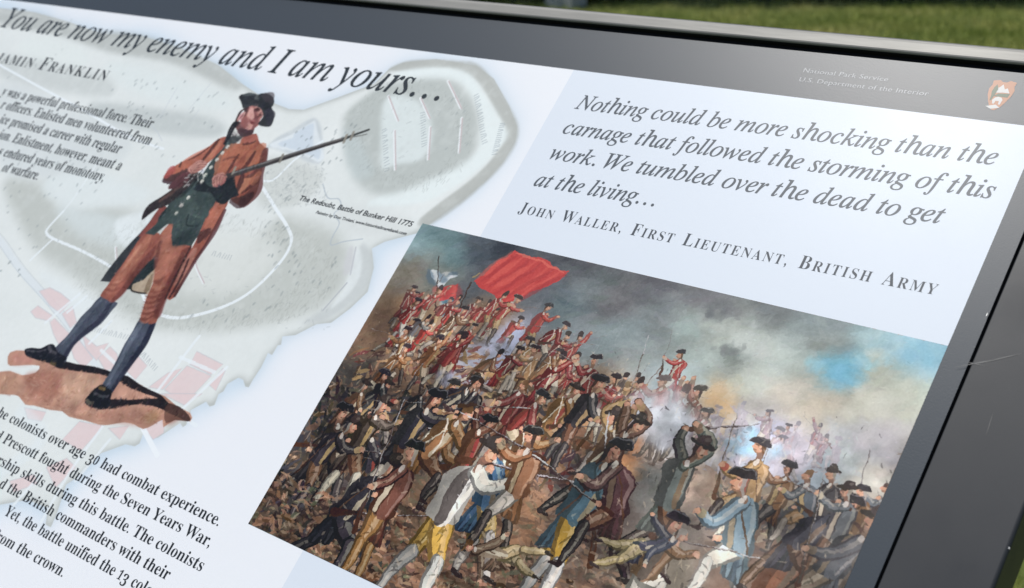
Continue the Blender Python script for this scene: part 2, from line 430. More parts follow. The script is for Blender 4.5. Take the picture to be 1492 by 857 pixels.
for s_, n_, p0_, p1_ in ((1, 9, (124, 480), (182, 494)), (1, 7, (196, 508), (224, 540)), (1, 4, (308, 372), (334, 379)), (1, 8, (556, 190), (560, 250)), (1, 7, (612, 165), (614, 214)), (1, 11, (690, 140), (702, 210)), (1, 8, (728, 180), (716, 225))):
    a, b = mc([p0_, p1_]); d = (b-a)/np.hypot(*(b-a)); e = np.array([d[1], -d[0]])
    for i in range(n_*2):          # engraved place names too faint to read in the photograph
        c = a+(b-a)*i/(n_*2-1)
        mp.stroke(np.array([c, c+e*(7+2*rng.random())+d*rng.standard_normal()*1.5]), 1.3, (128, 136, 142), .5)
g_ = fbm(MH, MW, 6, 3)
mp.a += ((g_-.5)*5)[..., None]*lm_[..., None]

# ---- the militiaman (drawn into the print; his outline also cuts a thin figure out of it)
fig = np.zeros((MH, MW), np.float32)
def fp(pts, col, al=1., sm=4, soft=0, tex=0.): mp.poly(mc(pts), col, al, smooth=sm, soft=soft, tex=tex, mask_out=fig)
def fs(pts, wd, col, al=1., soft=0): mp.stroke(mc(pts), wd, col, al, mask_out=fig, soft=soft)
Hd = lambda *p: zz(330, 125, 9.52, *p)
To = lambda *p: zz(200, 180, 6.12, *p)
Lg = lambda *p: zz(140, 290, 4.76, *p)
Ft = lambda *p: zz(0, 430, 4.079, *p)
# ground patch
fp(Ft((60, 340), (150, 330), (300, 400), (560, 430), (650, 470), (760, 490), (900, 570), (980, 600), (1050, 660), (1130, 700), (1130, 750), (1040, 740), (970, 785), (965, 740), (910, 770), (850, 795), (800, 770), (740, 755), (650, 770), (590, 770), (510, 745),
      (410, 722), (370, 690), (300, 682), (200, 655), (150, 650), (110, 600), (50, 590), (-120, 570), (-140, 450), (0, 455), (60, 450), (130, 475), (210, 460), (235, 420), (150, 415), (60, 420), (45, 390)), (196, 142, 124), 1, 2, tex=.12)
for q, c, a in (([(150, 470), (320, 460), (380, 520), (300, 620), (180, 600)], (176, 108, 92), .55), ([(380, 480), (560, 470), (600, 540), (480, 640), (380, 620)], (208, 164, 142), .7),
                ([(0, 470), (110, 480), (120, 560), (0, 570)], (200, 150, 126), .7), ([(760, 560), (900, 600), (880, 640), (700, 600), (690, 560)], (214, 156, 138), .8), ([(560, 690), (760, 680), (900, 690), (860, 770), (640, 750)], (190, 132, 116), .6),
                ([(850, 720), (930, 690), (950, 720), (880, 770)], (178, 134, 96), .7), ([(70, 350), (150, 350), (200, 400), (90, 405)], (200, 134, 124), .7), ([(980, 700), (1080, 720), (1000, 770)], (160, 104, 88), .7)):
    mp.poly(mc(Ft(*q)), c, a, soft=7, smooth=4)
for i in range(260):
    q = Ft((rng.uniform(0, 1000), 0))[0]; y = 430+(330+.36*(q[0])*4.079+rng.uniform(60, 330))/4.079
    if y > 616: continue
    c = mc([(q[0], y)])[0]; xi, yi = int(c[0]), int(c[1])
    if fig[min(yi, MH-1), max(xi, 0)] > .9:
        mp.stroke(np.array([c, c+[rng.uniform(3, 12), rng.uniform(-3, 2)]]), rng.uniform(1, 3), (150, 96, 80) if rng.random() < .5 else (220, 180, 160), .3)
DK = (44, 38, 42)
fp(Ft((320, 400), (385, 392), (450, 408), (560, 424), (650, 450), (700, 470), (760, 480), (830, 530), (905, 568), (960, 595), (1000, 640), (1060, 660), (1100, 690), (1132, 735), (1110, 750), (1050, 720), (1000, 700), (940, 668), (850, 650), (760, 655), (690, 672), (600, 676), (560, 660),
      (640, 618), (760, 622), (860, 615), (940, 612), (860, 585), (760, 545), (690, 500), (600, 472), (480, 455), (340, 432)), DK, 1, 2, tex=.1)
fp(Ft((1000, 640), (1060, 660), (1100, 690), (1132, 735), (1110, 750), (1040, 742), (985, 760), (975, 700)), (100, 66, 58), .7, 2)
# coat tail behind, then lining
fp(Lg((440, 60), (470, 70), (440, 190), (330, 290), (230, 420), (120, 560), (95, 575), (28, 570), (90, 480), (170, 380), (250, 290), (300, 240), (360, 170)), (58, 62, 68), 1, 0)
fp(Lg((440, 58), (500, 62), (470, 130), (360, 235), (290, 262), (370, 160)), (150, 78, 72), 1, 2)
fp(Lg((330, 400), (430, 350), (425, 500), (330, 590), (250, 625), (190, 600)), (48, 58, 62), 1, 2)
fp(Lg((415, 480), (370, 640), (345, 658), (300, 655), (243, 637), (256, 590), (330, 560)), (196, 176, 156), 1, 2)
fs(Lg((245, 600), (246, 634), (300, 650), (345, 654)), 3, (60, 56, 54))
fp(Lg((360, 560), (395, 520), (370, 630), (330, 645)), (140, 118, 96), .8, 2)
# stockings
fp(Ft((598, 5), (640, 30), (700, 45), (665, 90), (600, 170), (500, 245), (440, 300), (400, 370), (385, 400), (330, 345), (318, 322), (390, 250), (430, 200), (480, 130), (540, 70)), (78, 86, 108), 1, 2)
fs(Ft((650, 60), (590, 150), (480, 240), (410, 320), (375, 385)), [9, 12, 9, 9, 9], (50, 50, 72), .8)
fs(Ft((590, 40), (520, 110), (450, 200), (370, 290)), [8, 11, 7, 4], (104, 114, 138), .7)
fp(Ft((832, 135), (870, 150), (926, 148), (915, 200), (870, 290), (790, 400), (720, 490), (680, 560), (650, 602), (625, 580), (606, 535), (640, 480), (690, 390), (740, 290), (790, 210)), (78, 87, 110), 1, 2)
fs(Ft((905, 170), (860, 280), (770, 410), (700, 510), (655, 580)), [10, 14, 12, 10, 8], (46, 48, 70), .85)
fs(Ft((840, 170), (800, 230), (740, 340), (680, 450), (640, 530)), [8, 12, 9, 7, 5], (108, 120, 144), .7)
# shoes
fp(Ft((150, 320), (190, 312), (240, 316), (290, 292), (322, 296), (345, 340), (395, 370), (375, 400), (370, 425), (320, 420), (290, 405), (220, 385), (160, 362), (146, 340)), (38, 38, 46), 1, 3)
fs(Ft((160, 330), (220, 335), (270, 325)), 3, (96, 96, 108), .7); fs(Ft((290, 300), (300, 330), (330, 345)), 5, (88, 86, 96), .8); fs(Ft((300, 405), (330, 412)), 5, (130, 104, 60), .6)
fp(Ft((502, 625), (530, 590), (570, 550), (605, 530), (640, 552), (665, 575), (655, 620), (650, 660), (610, 680), (560, 672), (520, 655)), (36, 36, 44), 1, 3)
fs(Ft((515, 625), (530, 640), (550, 640)), 6, (112, 104, 92), .8); fs(Ft((590, 550), (620, 560)), 5, (140, 110, 60), .7); fs(Ft((560, 580), (600, 600), (640, 600)), 4, (80, 80, 92), .8)
# breeches
BR = (166, 92, 78)
fp(Lg((335, 235), (440, 240), (428, 370), (360, 440), (300, 500), (235, 590), (190, 650), (140, 700), (105, 715), (60, 690), (28, 668), (70, 610), (110, 555), (170, 470), (240, 370)), BR, 1, 2)
fp(Lg((540, 145), (480, 200), (430, 270), (418, 380), (408, 480), (395, 580), (350, 680), (325, 760), (305, 838), (350, 862), (415, 858), (440, 780), (480, 700), (540, 600), (600, 480), (640, 400), (664, 320), (600, 300), (540, 250)), BR, 1, 2)
for q, wds, c, a in (([(360, 270), (290, 380), (200, 490), (120, 610)], [16, 26, 22, 14], (200, 124, 102), .75), ([(420, 330), (340, 430), (260, 530), (180, 640), (120, 700)], [10, 16, 14, 14, 10], (120, 62, 58), .8),
                     ([(300, 330), (250, 400), (180, 500)], [4, 7, 4], (214, 146, 122), .7), ([(500, 220), (470, 330), (460, 450), (430, 560)], [22, 34, 30, 20], (196, 122, 102), .7),
                     ([(620, 380), (570, 500), (500, 610), (450, 700), (425, 800)], [24, 26, 20, 22, 16], (112, 58, 54), .8), ([(560, 340), (530, 420), (500, 500)], [22, 24, 12], (190, 118, 100), .55),
                     ([(445, 300), (425, 380), (410, 470)], [8, 8, 6], (112, 60, 58), .7), ([(470, 540), (440, 570), (400, 570)], [6, 9, 4], (120, 64, 56), .7), ([(480, 600), (430, 620), (390, 610)], [6, 9, 4], (208, 140, 116), .6)):
    mp.stroke(mc(Lg(*q)), wds, c, a, soft=2)
for i in range(11):
    y = 640+i*19; x = 395-i*6
    mp.stroke(mc(Lg((x-50+i, y+14), (x, y+24), (x+70-i*2, y+2))), [2, 5, 2], (118, 60, 52) if i % 2 else (196, 128, 108), .4)
for i in range(5):
    mp.stroke(mc(Lg((60+i*12, 640-i*16), (100+i*14, 655-i*20), (150+i*14, 640-i*26))), [2, 5, 2], (118, 62, 54) if i % 2 else (194, 124, 104), .35)
mp.stroke(mc(Lg((655, 330), (600, 440), (540, 560), (480, 690))), [4, 5, 5, 4], (60, 40, 40), .8)
# skirt of the coat on his left
fp(Lg((820, 0), (920, 0), (880, 90), (830, 190), (770, 310), (700, 410), (640, 500), (590, 600), (545, 680), (490, 692), (560, 540), (620, 420), (690, 290), (745, 160), (790, 60)), (170, 92, 78), 1, 2)
for q, wds, c, a in (([(850, 60), (800, 180), (720, 290)], [26, 30, 12], (200, 116, 94), .8), ([(890, 80), (820, 220), (760, 320), (690, 420), (600, 570), (545, 670)], [7, 12, 8, 8, 8, 6], (88, 50, 52), .8),
                     ([(680, 360), (620, 470), (560, 590)], [12, 18, 12], (188, 128, 116), .7), ([(770, 230), (735, 260), (715, 290)], [16, 24, 10], (92, 54, 54), .9), ([(640, 420), (580, 560), (510, 680)], [4, 5, 5], (70, 42, 44), .9)):
    mp.stroke(mc(Lg(*q)), wds, c, a, soft=1)
# waistcoat
GR = (66, 82, 84)
fp(To((520, 430), (640, 520), (560, 700), (420, 857), (180, 880), (250, 760), (400, 600)), (50, 60, 62), 1, 2)
fp(To((845, 100), (930, 140), (900, 190), (800, 250), (745, 340), (715, 450), (690, 560), (700, 690), (640, 780), (600, 857), (330, 900), (200, 870), (330, 760), (420, 640), (560, 480), (640, 360), (740, 230)), GR, 1, 2)
fp(Lg((520, -10), (830, -10), (770, 110), (705, 255), (660, 325), (600, 318), (527, 328), (520, 240), (540, 140), (460, 200), (402, 250), (338, 240), (420, 170), (480, 90)), GR, 1, 0)
fs(Lg((540, 60), (600, 40), (690, 70)), [20, 34, 16], (82, 100, 100), .6, 3); fs(Lg((560, 300), (640, 260), (700, 180)), [18, 26, 12], (48, 60, 64), .6, 3)
fs(Lg((640, 110), (628, 180), (700, 186)), 2.5, (40, 50, 52), .9); fs(Lg((640, 100), (720, 130)), 2.5, (96, 112, 112), .6)
mp.poly(mc(To((830, 190), (780, 260), (700, 420), (650, 520), (560, 560), (640, 420), (760, 230))), (44, 56, 60), .55, soft=2)
# his right arm
fp(To((800, 118), (740, 128), (690, 160), (640, 205), (560, 260), (470, 310), (390, 345), (310, 395), (255, 440), (230, 485), (250, 515), (310, 520), (330, 560), (400, 500), (500, 440), (620, 360), (720, 270), (790, 180)), (172, 92, 76), 1, 2)
for q, wds, c, a in (([(700, 190), (600, 280), (480, 350), (340, 420)], [14, 30, 34, 22], (198, 112, 90), .7), ([(250, 500), (340, 490), (440, 430)], [14, 22, 14], (72, 52, 56), .85), ([(330, 545), (400, 490), (480, 440)], [18, 22, 10], (110, 64, 72), .9),
                     ([(720, 150), (660, 230), (580, 330)], [7, 9, 6], (84, 50, 50), .8), ([(390, 345), (380, 380)], [3, 6], (60, 40, 40), .8), ([(640, 210), (560, 270), (460, 325)], [3, 5, 3], (92, 50, 48), .7), ([(300, 420), (270, 460)], [20, 14], (176, 78, 78), .7),
                     ([(740, 170), (650, 300), (600, 340)], [9, 12, 5], (204, 130, 106), .6)):
    mp.stroke(mc(To(*q)), wds, c, a, soft=1)
# coat front and his left arm
fp(To((905, 170), (925, 125), (990, 105), (1060, 90), (1078, 140), (1092, 172), (1135, 210), (1156, 250), (1150, 310), (1115, 400), (1095, 500), (1060, 620), (1000, 700), (940, 735), (880, 718), (825, 665), (850, 560), (800, 500), (705, 470), (722, 400), (760, 290), (810, 235)), (168, 90, 74), 1, 2)
for q, wds, c, a in (([(1000, 170), (900, 230), (790, 330), (740, 430)], [30, 46, 46, 26], (194, 114, 88), .75), ([(1100, 220), (1040, 300), (980, 370)], [22, 40, 20], (196, 118, 90), .65), ([(1140, 240), (1120, 330), (1085, 470), (1050, 600), (960, 690)], [12, 16, 16, 26, 26], (100, 58, 56), .8),
                     ([(900, 280), (850, 360), (800, 440)], [5, 7, 6], (92, 50, 48), .8), ([(1050, 250), (980, 360), (900, 440)], [5, 10, 6], (88, 48, 48), .8), ([(760, 330), (850, 300), (900, 310)], [3, 5, 3], (110, 62, 58), .6), ([(1000, 480), (950, 540), (930, 600)], [14, 24, 12], (196, 130, 100), .7),
                     ([(1060, 420), (1020, 460), (960, 480)], [5, 9, 4], (92, 52, 50), .8), ([(1070, 500), (1010, 560), (930, 620)], [4, 8, 4], (84, 48, 46), .8), ([(1080, 450), (1040, 520)], [12, 14], (186, 112, 86), .6), ([(940, 440), (920, 520), (900, 580)], [6, 12, 8], (70, 42, 44), .8), ([(840, 690), (930, 700), (1000, 650)], [10, 24, 16], (64, 44, 46), .7)):
    mp.stroke(mc(To(*q)), wds, c, a, soft=1)
fp(Hd((200, 745), (285, 692), (340, 672), (415, 680), (432, 750), (380, 790), (240, 812)), (188, 104, 92), 1, 2)
fs(Hd((240, 812), (330, 800), (400, 770)), 4, (92, 52, 50), .8)
# dark mass under the lock, belt and pouch
fp(To((505, 590), (560, 500), (640, 560), (720, 560), (800, 470), (865, 470), (875, 560), (905, 640), (840, 665), (800, 700), (760, 722), (700, 690), (655, 620), (580, 610)), (40, 46, 52), 1, 2)
# musket: butt and stock, then barrel
fp(To((520, 430), (540, 470), (430, 590), (330, 680), (240, 745), (180, 760), (100, 815), (38, 862), (55, 790), (105, 720), (210, 655), (330, 570), (440, 480)), (62, 54, 56), 1, 2)
fs(To((480, 470), (330, 600), (200, 690)), [5, 9, 6], (112, 82, 76), .7); fs(To((300, 560), (400, 520), (470, 460)), [12, 20, 8], (98, 60, 66), .9)
for i in range(34):
    c = mc(To((rng.uniform(400, 560), 0)))[0]
    q = To((rng.uniform(410, 590), 0))[0]; yy = 180+(480+(500-(q[0]-200)*6.12)*.6+rng.uniform(-50, 60))/6.12
    c = mc([(q[0], yy)])[0]; mp.stroke(np.array([c, c+rng.standard_normal(2)*4]), 2, (200, 200, 206) if rng.random() < .5 else (40, 38, 40), .8)
fs([(322, 261), (340, 254), (400, 234.5), (457, 216), (501, 202.6)], [13, 12, 10.5, 9, 8], (66, 62, 64))
fs([(340, 252), (400, 232.5), (457, 214.2), (501, 201)], [3.5, 3, 3, 2.5], (134, 132, 136), .8)
fs([(500, 203), (513, 197.6), (537, 189)], [7, 5, 4], (72, 76, 78)); fs([(512, 200), (525, 197.5), (534, 195.5)], 1.6, (110, 112, 112))
for q in ((409, 231), (502, 202.5), (512, 198.3), (340, 249)):
    c = mc([q])[0]; mp.stroke(np.array([c+[-1, -7], c+[2, 6]]), 5, (150, 146, 140), .9, mask_out=fig)
# hands
def hand(pl, fingers, col=(206, 140, 132)):
    fp(pl, col, 1, 3)
    for a, b, c in fingers:
        mp.stroke(mc([a, b, c]), [4.5, 5, 4], (214, 150, 142), .95, mask_out=fig)
        mp.stroke(mc(np.array([a, b, c])+[.5, .8]), 1.3, (120, 60, 60), .8)
hand(To((448, 412), (480, 372), (540, 338), (590, 332), (622, 362), (600, 388), (560, 420), (520, 440), (470, 436)),
     [To((520, 350), (560, 335), (600, 350)), To((530, 372), (570, 360), (612, 366)), To((520, 392), (560, 384), (598, 384)), To((500, 412), (535, 408), (572, 404)), To((470, 400), (480, 430), (510, 440))])
hand(To((664, 500), (690, 462), (740, 442), (782, 462), (790, 500), (770, 535), (720, 560), (680, 562)),
     [To((690, 470), (678, 505), (684, 550)), To((712, 462), (702, 505), (706, 548)), To((736, 462), (728, 500), (728, 542)), To((760, 472), (752, 500), (750, 530)), To((735, 450), (765, 452), (790, 480))], (196, 118, 116))
# buttons
for q in ((805, 208), (758, 262), (710, 322), (656, 390), (606, 460), (576, 516), (454, 660), (395, 730), (346, 802)):
    c = mc(To(q))[0]; mp.ell(c[0], c[1], 3.6, 3.6, (222, 222, 220)); mp.ell(c[0]+.8, c[1]+.8, 1.6, 1.6, (150, 154, 156), .8)
# shirt, neck, head
fp(Hd((85, 605), (140, 625), (200, 655), (280, 682), (205, 738), (190, 800), (120, 790), (50, 740), (60, 680)), (210, 212, 216), 1, 3)
fs(Hd((70, 660), (110, 720), (170, 770)), [3, 5, 3], (110, 108, 116), .8); fs(Hd((60, 740), (120, 750), (190, 720)), [12, 16, 8], (64, 68, 74), .9); fs(Hd((100, 640), (150, 700), (200, 710)), [2, 3, 2], (150, 150, 158), .7)
fp(Hd((130, 560), (170, 500), (215, 520), (260, 600), (390, 570), (360, 650), (340, 680), (290, 680), (200, 650), (135, 610)), (124, 82, 84), 1, 2)
fs(Hd((180, 620), (260, 650), (340, 650)), [10, 18, 10], (84, 58, 64), .9)
fp(Hd((290, 300), (340, 278), (420, 285), (490, 320), (510, 395), (490, 440), (460, 480), (440, 545), (400, 580), (350, 605), (290, 608), (240, 590), (208, 545), (205, 490), (225, 400), (255, 340)), (188, 118, 116), 1, 4)
for q, wds, c, a in (([(300, 330), (340, 380), (360, 440)], [12, 16, 10], (226, 170, 166), .8), ([(420, 310), (470, 350), (490, 400)], [8, 10, 7], (218, 160, 154), .8), ([(470, 380), (440, 430), (400, 440)], [4, 5, 4], (110, 60, 62), .8),
                     ([(390, 330), (420, 330), (450, 340)], [5, 8, 4], (78, 46, 50), .95), ([(385, 350), (415, 352)], [4, 5], (96, 58, 60), .8), ([(390, 360), (400, 420), (420, 450), (385, 455)], [4, 5, 7, 5], (132, 74, 76), .85), ([(330, 505), (360, 520), (390, 520)], [4, 6, 4], (120, 50, 54), .95),
                     ([(290, 550), (320, 575), (350, 575)], [10, 12, 8], (222, 162, 158), .7), ([(230, 430), (240, 500), (260, 560)], [10, 14, 10], (160, 92, 92), .7), ([(410, 480), (400, 530), (370, 580)], [8, 10, 8], (136, 78, 80), .7), ([(290, 310), (270, 360), (250, 400)], [8, 10, 8], (90, 52, 54), .8), ([(455, 400), (475, 410)], [3, 4], (90, 50, 54), .8)):
    mp.stroke(mc(Hd(*q)), wds, c, a, soft=0)
fp(Hd((215, 330), (290, 295), (300, 320), (262, 380), (240, 340), (205, 370), (180, 410), (165, 450), (172, 500), (190, 505), (160, 560), (110, 590), (75, 560), (110, 500), (140, 430), (170, 370)), (72, 52, 56), 1, 3)
mp.ell(*mc(Hd((202, 425)))[0], 5.5, 10, (206, 152, 150), .95, .2); mp.ell(*mc(Hd((205, 428)))[0], 2.2, 5, (140, 86, 88), .8, .2)
fs(Hd((110, 530), (70, 600), (40, 670), (10, 740), (-20, 800)), [12, 13, 11, 10, 7], (40, 42, 48))
for i in range(5): fs(Hd((90-22*i, 570+42*i), (70-22*i, 580+42*i)), 3, (96, 92, 96), .6)
fp(Hd((175, 150), (208, 124), (290, 106), (380, 105), (430, 126), (480, 106), (560, 108), (610, 130), (645, 165), (660, 220), (640, 280), (622, 300), (645, 350), (656, 410), (652, 470), (630, 530), (600, 565), (540, 570), (470, 556), (430, 530), (470, 480), (505, 430), (505, 390), (480, 330),
      (430, 292), (340, 280), (290, 298), (228, 312), (210, 260), (195, 215)), (58, 62, 68), 1, 3)
fs(Hd((200, 150), (300, 200), (420, 200), (520, 250), (590, 320)), [10, 18, 14, 16, 10], (42, 44, 52), .6); fs(Hd((430, 130), (410, 160), (440, 190)), [5, 8, 4], (110, 118, 122), .7)
fs(Hd((520, 130), (590, 160), (620, 220)), [10, 20, 10], (76, 68, 78), .6); fs(Hd((230, 130), (300, 118), (380, 120)), [4, 7, 4], (92, 102, 110), .7); fs(Hd((560, 350), (610, 420), (590, 520)), [10, 18, 10], (66, 66, 82), .7)

# brushwork over the figure
g3 = mp.a.mean(2, keepdims=True); fm3 = fig[..., None]
mp.a += ((g3-mp.a)*.2)*fm3; mp.a *= 1-np.array([.05, .07, .12])*fm3
fy_, fx_ = np.nonzero(blur(fig, 3) > .97)
for _ in range(5200):
    k = rng.integers(len(fx_)); x, y = fx_[k], fy_[k]
    c = mp.a[y, x].astype(float)+rng.normal(0, 11)+rng.normal(0, 3, 3)
    a = rng.normal(1.7, .7); l = rng.uniform(3, 9); d = np.array([math.cos(a), math.sin(a)])*l/2
    mp.stroke(np.array([[x, y]-d, [x, y]+rng.normal(0, .6, 2), [x, y]+d]), [1, rng.uniform(1.5, 3), 1], np.clip(c, 20, 240), .55)
fpool = fbm(MH, MW, 22, 3); mp.a *= 1+((fpool-.5)*.35)[..., None]*fm3
#@@PAINTING
# ------------------------------------------------------------------ battle painting: a generic crowd-in-smoke scene in the same colours
PU0, PU1, PV0, PV1 = -0.1183, 0.3217, -0.2325, 0.0395
PW = 1900; PSC = PW/(PU1-PU0); PH = int((PV1-PV0)*PSC)
def pc(pts):
    p = T(pts); return np.c_[(p[:, 0]-PU0)*PSC, (PV1-p[:, 1])*PSC]
ANCH = """620 340 95 125 130|660 360 80 110 115|700 350 62 72 82|760 350 66 72 82|870 380 84 87 94|950 410 94 96 103|1040 430 104 107 112|1130 450 116 124 126|1200 470 140 156 158|1260 480 158 190 196|1340 500 148 190 206|1370 512 140 185 205
630 400 96 104 98|590 400 112 106 94|690 410 78 84 90|740 420 84 94 100|800 400 80 84 92|860 420 96 106 110|830 440 92 108 114|900 440 100 101 105|950 460 118 128 130|1000 480 142 156 153|1062 512 108 118 113|1050 480 160 170 162|1100 490 170 182 176|1200 505 118 128 124|1222 548 104 184 216|1196 540 116 190 216|1330 520 138 190 212|1150 530 184 197 190|1280 540 204 208 190|1330 560 194 203 186|1200 590 208 196 174|1260 600 204 202 186|1310 600 192 196 180|1150 570 198 192 176|1100 550 178 187 176|1020 530 166 182 176|980 560 182 202 206|900 480 130 146 149|850 480 124 134 138
1050 590 208 176 132|1100 600 192 186 182|1250 660 180 180 184|1290 650 186 180 190|1230 680 194 204 204|1080 650 160 196 214|1092 662 146 202 228|1120 640 182 180 202|1000 640 222 206 192|970 600 232 232 238|990 630 240 240 240|1040 640 204 184 160|1150 660 192 180 190|1200 700 150 165 176|1270 700 204 200 188|1250 740 160 146 132|1310 640 176 172 166
590 450 152 116 84|620 480 160 130 100|560 470 110 85 66|700 460 140 110 86|640 520 152 124 108|700 520 152 154 168|722 508 172 180 208|740 560 150 120 96|800 560 160 120 86|860 580 166 130 96|600 560 120 94 74|500 560 66 62 58|480 620 50 50 56|560 600 86 68 58|640 620 76 76 82|700 640 88 72 68|760 640 120 90 76|820 620 120 84 64|900 660 198 134 90|860 700 78 74 80|430 700 78 68 54|400 750 56 47 43|480 750 100 78 58|550 800 118 82 62|640 740 108 86 66|700 720 150 110 80|740 760 152 110 80|640 820 118 84 64|720 830 108 78 63|800 800 118 97 82|900 760 88 77 72|960 700 108 108 104|1000 680 186 154 132|1060 700 132 110 94|1100 720 108 108 108|1150 740 98 92 92|1200 760 108 98 88|1080 800 108 83 68|1150 820 128 92 72|1220 800 98 88 78|940 820 118 108 93"""
pa = np.array([[float(x) for x in s.split()] for s in ANCH.replace('\n', '|').split('|')])
axy = pc(pa[:, :2]); acol = pa[:, 2:]
gh, gw = PH//6, PW//6
yy, xx = np.mgrid[0:gh, 0:gw]*6.0
wx = (fbm(gh, gw, 26, 4)-.5)*150; wy = (fbm(gh, gw, 26, 4)-.5)*110
num = np.zeros((gh, gw, 3)); den = np.zeros((gh, gw))
for (ax_, ay_), c in zip(axy, acol):
    d2 = (xx+wx-ax_)**2+(yy+wy-ay_)**2
    k = 1/(d2+500)**2.3
    num += k[..., None]*c; den += k
fld = num/den[..., None]
pt = Canvas(PW, PH, (0, 0, 0))
for k in range(3): pt.a[..., k] = resize(fld[..., k], PH, PW)
# cloud relief
cl = fbm(PH, PW, 170, 6, ax=1.5, gain=.6); skyline = pc([(560, 420), (700, 430), (900, 520), (1000, 560), (1150, 600), (1300, 640)])
sy_ = np.interp(np.arange(PW), skyline[:, 0], skyline[:, 1])
skm = np.clip((sy_[None]+60-np.arange(PH)[:, None])/120, 0, 1)
pt.a += (blur(pt.a, 20)-pt.a)*skm[..., None].astype(np.float32)
gy, gx = np.gradient(blur(cl, 2)); rel = np.clip(-(gx*.8+gy)*700, -26, 26)
pt.a += (rel*skm)[..., None]*.8+((cl-.5)*120*skm)[..., None]
# ---------- brush helpers
def dab(x, y, ln, wd, ang, col, al):
    d = np.array([math.cos(ang), math.sin(ang)])*ln/2; n = np.array([-d[1], d[0]])/max(ln, 1e-6)*2*rng.uniform(-.15, .15)*ln/2
    pt.stroke(np.array([[x, y]-d, [x, y]+n, [x, y]+d]), [wd*.4, wd, wd*.3], col, al, smooth=3)
def mixc(a, b, t): return tuple(a[i]+(b[i]-a[i])*t for i in range(3))
def jit(c, s=10): 
    k = rng.normal(0, s); return tuple(float(np.clip(v+k+rng.normal(0, s*.35), 8, 250)) for v in c)
def scatter_dabs(n, y_lo, y_hi, x_lo, x_hi, ln, wd, ang, sj, al, cols=None):
    for _ in range(n):
        x = rng.uniform(x_lo, x_hi)*PW; y = rng.uniform(y_lo, y_hi)*PH
        c = pt.a[min(int(y), PH-1), min(int(x), PW-1)]
        c = mixc(c, cols[rng.integers(len(cols))], .55) if cols and rng.random() < .6 else c
        dab(x, y, ln*rng.uniform(.5, 1.4), wd*rng.uniform(.5, 1.4), ang+rng.normal(0, .5), jit(c, sj), al)
scatter_dabs(2600, 0, .62, 0, 1, 60, 16, -.3, 6, .35)
# slope of the hill and rubble ground
GC = [(150, 108, 78), (110, 78, 58), (180, 134, 104), (72, 54, 44), (96, 98, 74), (160, 122, 98), (60, 48, 42), (128, 104, 84)]
for _ in range(5200):
    x = rng.random()*PW
    top = np.interp(x/PW, [0, .25, .5, .75, 1], [.36, .42, .56, .74, .84])
    y = PH*(top+(1.02-top)*rng.random()**.8); dpt = (y/PH-.3)/.7
    c = pt.a[min(int(y), PH-1), min(int(x), PW-1)]
    dab(x, y, (14+46*dpt)*rng.uniform(.4, 1.3), (4+13*dpt)*rng.uniform(.4, 1.2), rng.normal(.15, .5), mixc(c, GC[rng.integers(8)], .5), .8)
for _ in range(420):     # stones and clods
    x = rng.random()*PW; y = PH*(.78+.24*rng.random()); s_ = 7+15*(y/PH-.7)/.3*rng.random()
    c = GC[rng.integers(8)]
    pt.ell(x, y+s_*.3, s_*1.3, s_*.6, (48, 38, 34), .7, rng.normal(0, .3)); pt.ell(x, y, s_*1.15, s_*.6, jit(c, 12), .9, rng.normal(0, .3)); pt.ell(x+s_*.2, y-s_*.2, s_*.7, s_*.25, jit(mixc(c, (230, 196, 160), .5), 8), .7, rng.normal(0, .3))
# ---------- figures
POSES = {
 # hip, chest, neck, head, kneeF, footF, kneeB, footB, elbF, handF, elbB, handB ; x forward, y up, unit = height
 'stand': [(0, .5), (.01, .72), (.02, .82), (.03, .91), (.05, .27), (.06, .02), (-.04, .27), (-.07, .02), (.12, .66), (.2, .62), (.02, .62), (.12, .58)],
 'aim':   [(0, .49), (.02, .71), (.04, .81), (.08, .89), (.12, .28), (.15, .02), (-.07, .27), (-.15, .02), (.17, .72), (.32, .8), (.0, .68), (.12, .79)],
 'charge':[(0, .45), (.08, .66), (.13, .75), (.18, .83), (.17, .31), (.2, .03), (-.1, .25), (-.28, .06), (.22, .56), (.36, .58), (.06, .5), (.14, .46)],
 'kneel': [(0, .3), (.03, .52), (.05, .62), (.08, .71), (.18, .3), (.18, .02), (.02, .04), (-.2, .04), (.17, .54), (.3, .6), (.02, .48), (.12, .6)],
 'swing': [(0, .47), (-.02, .7), (0, .8), (.04, .88), (.14, .3), (.2, .03), (-.08, .26), (-.2, .03), (.1, .92), (-.06, 1.02), (-.1, .86), (-.14, .98)],
 'reach': [(0, .42), (.1, .61), (.16, .68), (.22, .75), (.16, .26), (.1, .02), (-.12, .25), (-.24, .03), (.26, .52), (.38, .42), (.18, .46), (.3, .36)],
 'wave':  [(0, .48), (.02, .7), (.03, .8), (.05, .89), (.09, .27), (.12, .02), (-.06, .27), (-.12, .02), (.14, .86), (.2, 1.04), (-.1, .62), (-.16, .5)],
 'lean':  [(0, .46), (-.08, .66), (-.12, .75), (-.14, .84), (.15, .3), (.26, .06), (.04, .24), (.02, .02), (.04, .58), (.18, .56), (-.2, .58), (-.3, .48)],
}
